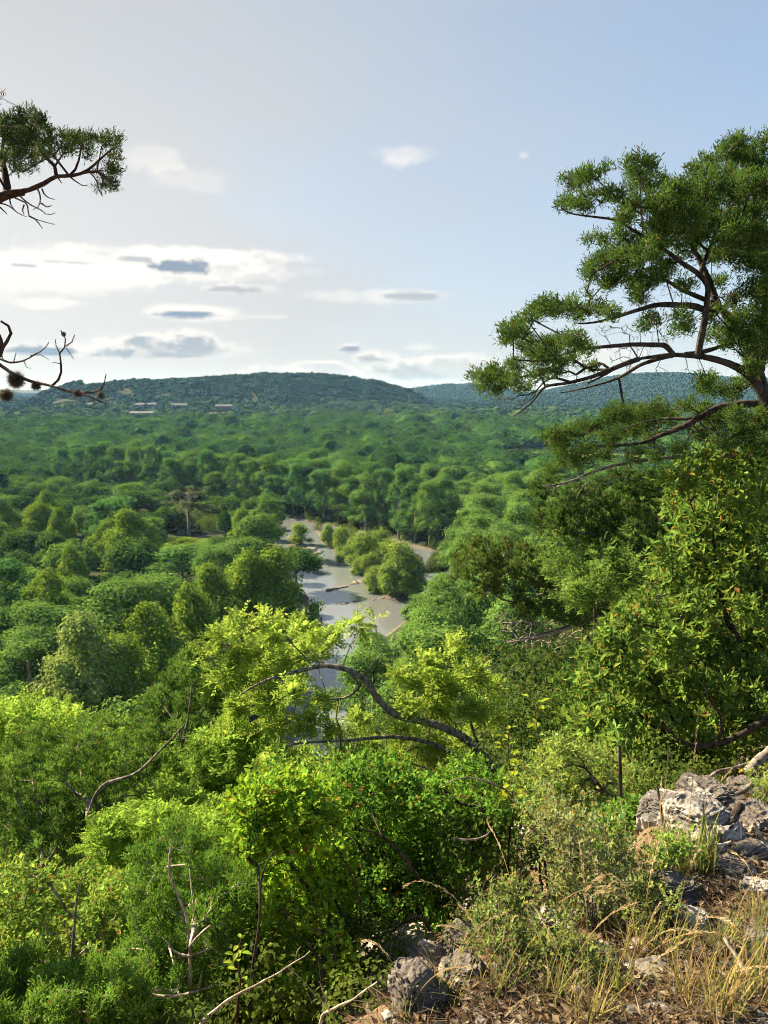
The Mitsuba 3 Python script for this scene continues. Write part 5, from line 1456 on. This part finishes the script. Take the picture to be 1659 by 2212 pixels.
for i, a in enumerate([
    (1520, 1880, 46, 0.30, 0.16, [GRN, GRN, YEL], 'upright green grass tuft in front of the white-faced boulder', .008, 0, .15),
    (1480, 1885, 90, 0.26, 0.35, [DRY, DRY, YEL, PALE], 'golden dry grass tuft leaning against the upright green one', .0035, 4, .4),
    (1570, 2050, 100, 0.17, 0.45, [YEL, GRN, DRY], 'yellow-green grass tuft on the brown litter slope', .004, 2, .6),
    (1375, 1960, 70, 0.15, 0.3, [YEL, GRN], 'short bright grass tuft at the foot of the brown soil-capped stone', .004, 1, .4),
    (1640, 2160, 60, 0.34, 0.3, [YEL, GRN, DRY], 'tall yellow-green grass in the lowest corner', .004, 4, .5),
    (1560, 2200, 80, 0.26, 0.35, [YEL, DRY], 'bushy dry grass at the lower edge beside the white sticks', .004, 4, .6),
    (1330, 2150, 70, 0.20, 0.5, [DRY, YEL, GRN], 'dry grass clump over the flat grey slab', .0035, 6, .8),
    (1200, 2160, 70, 0.20, 0.5, [DRY, YEL, GRN], 'dry nodding grass below the shaded rocks, lower edge', .0035, 6, .8),
    (1080, 2140, 70, 0.20, 0.5, [GRN, DRY, YEL], 'thin grass with curling stalks beside the small brown rock', .0035, 6, .8),
    (960, 2160, 60, 0.18, 0.5, [GRN, YEL, DRY], 'thin grass between the dark brink rocks', .003, 4, .7),
    (1130, 2040, 80, 0.20, 0.45, [GRN, GRN, DRY], 'green and straw grass below the pale herbs', .0035, 6, .7),
    (1020, 2010, 80, 0.22, 0.45, [GRN, DRY, YEL], 'grass with arched seed heads at the ledge edge above the mossy rock', .0035, 8, .7),
    (1230, 1990, 70, 0.22, 0.4, [GRN, YEL, DRY], 'grass with tall seed stalks among the pale herbs', .0035, 8, .7),
    (1330, 1990, 60, 0.20, 0.4, [GRN, DRY], 'thin grass between pale herbs and bright short tuft', .0035, 5, .7),
    (1380, 2060, 60, 0.20, 0.5, [DRY, YEL], 'straw grass below the short bright tuft', .0035, 5, .8),
    (1450, 2060, 60, 0.18, 0.5, [DRY, YEL, GRN], 'straw grass in front of the grey pitted boulder', .0035, 4, .8),
    (1480, 2160, 70, 0.22, 0.5, [DRY, YEL], 'dry grass with nodding heads beside the bushy lower one', .0035, 6, .8),
    (1640, 1990, 60, 0.16, 0.5, [DRY, YEL, GRN], 'dry grass at the frame edge above the white sticks', .0035, 3, .7),
    (1640, 1740, 60, 0.14, 0.5, [GRN, YEL], 'green grass at the frame edge below the grey dead branch', .004, 0, .5),
    (1420, 1880, 50, 0.30, 0.18, [DRY, PALE], 'tall sparse straw stalks before the dark round-leaved bush', .003, 5, .3),
    (880, 2200, 50, 0.16, 0.5, [GRN, DRY], 'sparse grass at the lowest brink rock', .003, 3, .7),
    (1270, 2205, 70, 0.2, 0.5, [DRY, YEL], 'dry grass cut by the lower edge, in the middle', .0035, 6, .8)]):
    qx, qy, n, L, sp, cols, tx, W, hd, cv = a
    tuft(qx, qy, n, L, sp, cols, tx, W, hd, 500 + i, cv)

# low herbs on the ledge
def herb(qx, qy, w, h, n, colour, text, seed, leaf=(0.017, 0.009)):
    rng = g(seed)
    w, h, n = w * 0.85, h * 0.88, int(n * 0.8)
    p = hit(qx, qy)
    m = 12
    SK = []
    att = []
    for i in range(m):
        a, k = rng.uniform(0, 6.28), rng.uniform(0.1, 1) * w / 2
        e = p + [k * math.cos(a), k * math.sin(a), h * rng.uniform(0.5, 1.05)]
        SK.append((resample([p - [0, 0, .03], (p + e) / 2 + [0, 0, .12 * h], e], 0.03), np.linspace(0.004, 0.0015, len(resample([p - [0, 0, .03], (p + e) / 2 + [0, 0, .12 * h], e], 0.03)))))
        att.append(e + rng.normal(size=(n // m, 3)) * [w * .11, w * .11, h * .15])
    wood, P, D, rad = grow(SK, np.vstack(att), 0.3, 0.0009, rng=rng)
    fol = sprig(P, D, 8, leaf[0], leaf[1], colour, rng, twig=0.03, up=0.5)
    tree(numbered('herb') if False else (key := numbered('herb')), wood, fol, 'bark_grey', 'leaf_soft', text, 'herb')


for i, a in enumerate([
    (1120, 1960, 0.42, 0.34, 320, (0.217, 0.270, 0.102), 'pale grey-green herb with fine leaves on the brink'), (1230, 1950, 0.42, 0.40, 340, (0.232, 0.285, 0.108), 'tallest pale grey-green herb, next to the one on the brink'),
    (1040, 1990, 0.38, 0.30, 280, (0.186, 0.255, 0.072), 'greener herb at the outer end of the brink'), (1310, 1940, 0.34, 0.28, 240, (0.217, 0.270, 0.096), 'grey-green herb below the dark round-leaved bush'),
    (1430, 1905, 0.20, 0.20, 180, (0.217, 0.360, 0.072), 'small fresh green herb between boulder and grass tuft'), (1150, 2060, 0.30, 0.16, 160, (0.155, 0.225, 0.072), 'low dull green herb over the shaded rock'),
    (1655, 1730, 0.25, 0.12, 160, (0.248, 0.360, 0.084), 'low bright herb at the frame edge near the dead branch'), (985, 2050, 0.28, 0.2, 160, (0.171, 0.225, 0.060), 'dark small herb rooted on the mossy rock'), (1060, 1930, 0.5, 0.42, 320, (0.186, 0.255, 0.078), 'tall green herb standing before the lush bush on the brink'), (1180, 1900, 0.5, 0.44, 340, (0.232, 0.285, 0.108), 'grey-green herb behind the tallest pale herb'), (1280, 2010, 0.36, 0.24, 240, (0.202, 0.255, 0.090), 'grey-green herb in front of the shaded dry-grass rock'), (1080, 2060, 0.34, 0.2, 220, (0.171, 0.240, 0.066), 'green herb beside the small brown rock'), (1380, 2000, 0.3, 0.2, 200, (0.202, 0.270, 0.084), 'grey-green herb at the foot of the short bright tuft'), (1210, 2090, 0.34, 0.16, 200, (0.186, 0.240, 0.072), 'low grey-green herb above the lower edge')]):
    herb(*a, 600 + i)
# orange lichen crust at the charred log
p = hit(1606, 1680)
oc = leaves(p + rl.normal(size=(40, 3)) * [.012, .012, .006] + [0, 0, .03], rand_dir(rl, 40), rand_dir(rl, 40), 0.016, 0.012, np.tile([0.62, 0.33, 0.03], (40, 1)))
put('orange_lichen', oc, 'straw')
label('orange_lichen', 'speck of orange lichen at the foot of the charred log', 'lichen')

# ---------------------------------------------------------------- undergrowth on the slope below
for v in range(4):
    c = bush(g(700 + v), 1.5, 1.7, [(0.055, 0.095, 0.026), (0.075, 0.125, 0.03), (0.06, 0.10, 0.04), (0.09, 0.135, 0.03)][v], 3400, 0.07, 16, 0)[1]
    scene[f'proto_low_bush_{v}'] = {'type': 'shapegroup', 'leaves': ply((c[0], c[1]), 'leaf_soft', color=c[2])}
ru = g(710)
pts = np.stack([ru.uniform(-26, 26, 5000), ru.uniform(-2, 44, 5000)], 1)
dd = signed(pts, LAND)
zz = height(pts[:, 0], pts[:, 1])
ok = (dd > 0.9) & (dd < 32) & (np.abs(np.degrees(np.arctan2(pts[:, 0], pts[:, 1]))) < 42)
dens = 0
used = []
for (x, y), z, d_ in zip(pts[ok], zz[ok], dd[ok]):
    s = min(0.35 + d_ * 0.10, 1.9)
    if any((x - a) ** 2 + (y - b) ** 2 < (0.55 * (s + t)) ** 2 for a, b, t in used):
        continue
    used.append((x, y, s))
    dens += 1
    scene[f'undergrowth__{dens:03d}'] = {'type': 'instance', 'shapegroup': {'type': 'ref', 'id': f'proto_low_bush_{ru.integers(4)}'},
                                         'to_world': T().translate([float(x), float(y), float(z) - 0.25 * s]).rotate([0, 0, 1], float(ru.uniform(0, 360))).scale([s, s, s * float(ru.uniform(.8, 1.3))])}
label('undergrowth', 'tangle of low green bushes covering the slope below the ledge', 'undergrowth', None, 'stuff')
print('undergrowth', dens)
# scrub on the island and under the bank cypresses
for nm, poly, npt, s0, s1, tx in (('island_scrub', ISLAND, 330, 1.0, 2.6, 'low bright scrub and reeds covering the island'), ('bank_undergrowth', None, 300, 1.6, 3.2, 'dark bushes under the cypresses of the far bank')):
    for j in range(npt):
        if poly is None:
            q_, tot_ = along(rb[:8], ru.uniform(0, 1) * 420)
            c = q_ + np.array([ru.uniform(1, 7), ru.uniform(2, 11)])
        else:
            c = ru.uniform(poly.min(0), poly.max(0))
            if signed(c[None], poly)[0] > -0.2:
                continue
        s = ru.uniform(s0, s1)
        scene[f'{nm}__{j + 1:03d}'] = {'type': 'instance', 'shapegroup': {'type': 'ref', 'id': f'proto_low_bush_{3 if poly is not None else ru.integers(2)}'},
                                      'to_world': T().translate([float(c[0]), float(c[1]), float(height(c[:1], c[1:])[0]) - 0.2]).rotate([0, 0, 1], float(ru.uniform(0, 360))).scale([s, s, s * float(ru.uniform(.7, 1.2))])}
    label(nm, tx, 'undergrowth', None, 'stuff')
for j in range(230):                                     # brush round the foot of the half-bare cypress
    c = ru.uniform(GAP.min(0) - 6, GAP.max(0) + 6)
    if signed(c[None], RIVER)[0] < 4:
        continue
    s = ru.uniform(1.4, 3.4)
    scene[f'clearing_brush__{j + 1:03d}'] = {'type': 'instance', 'shapegroup': {'type': 'ref', 'id': f'proto_low_bush_{ru.integers(4)}'}, 'to_world': T().translate([float(c[0]), float(c[1]), float(height(c[:1], c[1:])[0]) - 0.2]).rotate([0, 0, 1], float(ru.uniform(0, 360))).scale([s, s, s * .9])}
label('clearing_brush', 'low brush in the clearing round the half-bare cypress', 'brush', None, 'stuff')

# ---------------------------------------------------------------- far houses, shed, banks, ledges in the river
scene['plaster'] = {'type': 'principled', 'base_color': proc(lambda p, n, uv: mix((0.08, 0.084, 0.088), (0.13, 0.134, 0.138), fbm(p.x, p.y, p.z, 3))), 'roughness': 0.9}
scene['plaster_brown'] = {'type': 'principled', 'base_color': proc(lambda p, n, uv: mix((0.24, 0.21, 0.19), (0.34, 0.31, 0.28), fbm(p.x, p.y, p.z, 3))), 'roughness': 0.9}
scene['metal_roof'] = {'type': 'twosided', 'bsdf': {'type': 'principled', 'base_color': proc(lambda p, n, uv: mix((0.07, 0.076, 0.083), (0.11, 0.117, 0.125), fbm(p.x, p.y, p.z, 2))), 'roughness': 0.45, 'specular': 0.5}}
scene['dark_glass'] = {'type': 'principled', 'base_color': {'type': 'rgb', 'value': [0.03, 0.035, 0.04]}, 'roughness': 0.1, 'specular': 0.6}


def box(x0, x1, y0, y1, z0, z1):
    m = trimesh.creation.box(extents=[x1 - x0, y1 - y0, z1 - z0])
    m.apply_translation([(x0 + x1) / 2, (y0 + y1) / 2, (z0 + z1) / 2])
    return np.array(m.vertices), np.array(m.faces)


def house(x, y, z, L, Dp, hh, text, wall='plaster', two=False, name='house'):
    key = numbered(name)
    o = np.array([x, y, z])
    mv = lambda m: (m[0] + o, m[1])
    o[2] -= 1.6 if name == 'house' else 0.6
    put(key + '__wall', mv(box(-L / 2, L / 2, 0, Dp, -4, hh)), wall)
    e, r = 0.8, min(Dp * 0.22, 2.2)
    V = np.array([[-L / 2 - e, -e, hh], [L / 2 + e, -e, hh], [L / 2 + e, Dp + e, hh], [-L / 2 - e, Dp + e, hh], [-L / 2 - e, Dp / 2, hh + r], [L / 2 + e, Dp / 2, hh + r]])
    V = np.vstack([V, V + [0, 0, 0.25]])
    F = [[0, 1, 5], [0, 5, 4], [2, 3, 4], [2, 4, 5]]
    F = F + [[a + 6 for a in f] for f in F] + [[0, 1, 7], [0, 7, 6], [2, 3, 9], [2, 9, 8], [0, 4, 10], [0, 10, 6], [4, 3, 9], [4, 9, 10], [1, 5, 11], [1, 11, 7], [5, 2, 8], [5, 8, 11], [0, 4, 3], [1, 2, 5]]
    put(key + '__roof', (V + o, np.array(F)), 'metal_roof')
    nw = max(2, int(L / 4.5))
    floors = [0.35, 0.75] if two else [0.5]
    j = 0
    for f in floors:
        for i in range(nw):
            cx = -L / 2 + (i + 0.5) * L / nw
            put(f'{key}__window' + (f'_{j:03d}' if j else ''), mv(box(cx - 0.8, cx + 0.8, -0.06, 0.08, hh * f - 0.6, hh * f + 0.6)), 'dark_glass')
            j += 1
    if two:
        put(key + '__porch', mv(box(-L / 2 + 3, L / 4, -3.2, -0.1, hh * 0.5, hh * 0.5 + 0.3)), 'metal_roof')
        for i, cx in enumerate(np.linspace(-L / 2 + 3.3, L / 4 - 0.3, 5)):
            put(f'{key}__post' + (f'_{i:03d}' if i else ''), mv(box(cx - 0.12, cx + 0.12, -3.1, -2.86, -3, hh * 0.5)), 'plaster')
    label(key, text, 'house')


for i, (x, y, z, L, Dp, hh, tx) in enumerate(HOUSE_SPOTS):
    house(x, y, z, L, Dp, hh, tx, 'plaster_brown' if 'brown-grey house by' in tx else 'plaster', i == 0, 'shed' if 'shed' in tx else 'house')
p = at(296, 1092, 318)
house(p[0], p[1], float(height(p[:1], p[1:2])[0]), 8, 6, 3.0, 'small white shed showing between oaks by the river bend', 'plaster', False, 'shed')
# lawns and meadow: thin sheets over the ground
scene['turf'] = {'type': 'twosided', 'bsdf': {'type': 'principled', 'base_color': proc(lambda p, n, uv: mix((0.055, 0.12, 0.02), (0.11, 0.19, 0.035), fbm(p.x * 0.8, p.y * 0.8, 0, 4))), 'roughness': 0.95, 'specular': 0.1}}
scene['hay'] = {'type': 'twosided', 'bsdf': {'type': 'principled', 'base_color': proc(lambda p, n, uv: mix((0.19, 0.24, 0.07), (0.30, 0.33, 0.12), fbm(p.x * 0.05, p.y * 0.05, 0, 4))), 'roughness': 0.95, 'specular': 0.1}}


def sheet(poly, lift, step):
    x0, y0 = poly.min(0); x1, y1 = poly.max(0)
    X, Y = np.meshgrid(np.arange(x0, x1 + step, step), np.arange(y0, y1 + step, step))
    V, F = trigrid(X, Y, height(X, Y) + lift)
    c = V[F].mean(1)[:, :2]
    return V, F[inside(c, poly)]


for key, poly, mat, tx, st in (('meadow', MEADOW, 'hay', 'pale hay meadow opening in the woods under the juniper bough', 4.0), ('lawn', LAWN, 'turf', 'narrow bright lawn along the river bank', 1.5), ('lawn_001', YARD, 'turf', 'small lawn in a gap of the near wood', 1.5)):
    V, F = sheet(poly, 0.35 if key == 'meadow' else 0.25, st)
    put(key, (V, F), mat, True)
    label(key, tx, key.split('_')[0], None, 'structure')
# stone edge along the lawn
ew = [on_level(*q, 1.5)[:2] for q in [(684, 1322), (664, 1395), (636, 1500), (614, 1640)]]
ew = resample(np.array([[*e, 0.0] for e in ew]), 2.0)
ew[:, 2] = height(ew[:, 0], ew[:, 1])
n_ = unit(np.cross(np.gradient(ew, axis=0), [0, 0, 1.0]))
V = np.stack([ew - n_ * .3 + [0, 0, -1.5], ew - n_ * .3 + [0, 0, .9], ew + n_ * .3 + [0, 0, .9], ew + n_ * .3 + [0, 0, -1.5]], 1).reshape(-1, 3)
F = []
for i in range(len(ew) - 1):
    for a in range(3):
        F += [[4 * i + a, 4 * i + a + 1, 4 * i + 5 + a], [4 * i + a, 4 * i + 5 + a, 4 * i + 4 + a]]
put('retaining_wall', (V, np.array(F)), 'plaster')
label('retaining_wall', 'low pale stone edge between the bright lawn and the river', 'wall')
# rock ledges in the water
rr_ = g(801)
LEDGES = [([(708, 1276), (730, 1271), (750, 1266), (775, 1256), (800, 1252), (818, 1250)], 1.1, 'dark line crossing the river below the island, counted rightward'), ([(722, 1309), (745, 1304), (770, 1298), (800, 1297), (835, 1290)], 0.7, 'thin line across the river at the island tail, counted rightward'),
          ([(625, 1170), (650, 1178), (680, 1186), (640, 1196), (668, 1202), (700, 1190), (625, 1208)], 1.5, 'pale ledges at the gravel bar, counted from upstream'), ([(700, 1150), (725, 1158), (745, 1172), (690, 1165), (720, 1186), (735, 1200), (760, 1205)], 1.0, 'dark riffles between gravel bar and island, counted from upstream'), ([(655, 1222), (668, 1228), (690, 1242), (700, 1238), (660, 1236)], 0.9, 'rocks at the shore below the ragged bank tree, counted downstream'),
          ([(685, 1330), (690, 1345), (676, 1370), (690, 1400), (672, 1420), (664, 1395), (690, 1385)], 1.2, 'rocks along the shore beside the lawn, counted toward the camera')]


def ordinal(n):
    w_ = ['first', 'second', 'third', 'fourth', 'fifth', 'sixth', 'seventh', 'eighth', 'ninth', 'tenth', 'eleventh', 'twelfth', 'thirteenth', 'fourteenth', 'fifteenth', 'sixteenth', 'seventeenth', 'eighteenth', 'nineteenth', 'twentieth']
    return w_[n] if n < 20 else ('twenty-' if n < 29 else 'thirty-' if n < 39 else 'forty-') + w_[(n - 20) % 10] if n not in (29, 39) else ('thirtieth', 'fortieth')[(n - 29) // 10]


for pl, s, tx in LEDGES:
    nrock = 0
    pl = np.array([on_level(*q)[:2] for q in pl])
    for a, b in zip(pl[:-1], pl[1:]):
        m = max(1, int(np.hypot(*(b - a)) / 1.6))
        if m > 10:
            continue
        for j in range(m):
            c = a + (b - a) * (j + rr_.uniform(0.1, 0.9)) / m
            if rr_.random() < 0.08:
                continue
            key = numbered('river_rock')
            put(key, rock(np.array([*c, -0.05]), s * rr_.uniform(.6, 1.7), s * rr_.uniform(.45, .9), s * rr_.uniform(.25, .5), int(rr_.integers(9999)), ICO3), 'limestone' if 'pale' in tx else 'wet_ledge', True)
            label(key, f'{ordinal(nrock)} rock of the ' + tx if not tx.startswith('rocks') else f'{ordinal(nrock)} of the ' + tx, 'rock', tx); nrock += 1
# ---------------------------------------------------------------- air
scene['air'] = {'type': 'homogeneous', 'albedo': {'type': 'rgb', 'value': [0.90, 0.95, 0.98]}, 'sigma_t': {'type': 'rgb', 'value': [2.2e-5, 4.4e-5, 8.0e-5]}}
scene['haze'] = {'type': 'cube', 'to_world': T().translate([0, 0, 72]).scale([9000, 9000, 75]), 'bsdf': {'type': 'null'}, 'interior': {'type': 'ref', 'id': 'air'}}
label('haze', 'thin bluish air over the valley', 'haze', None, 'stuff')
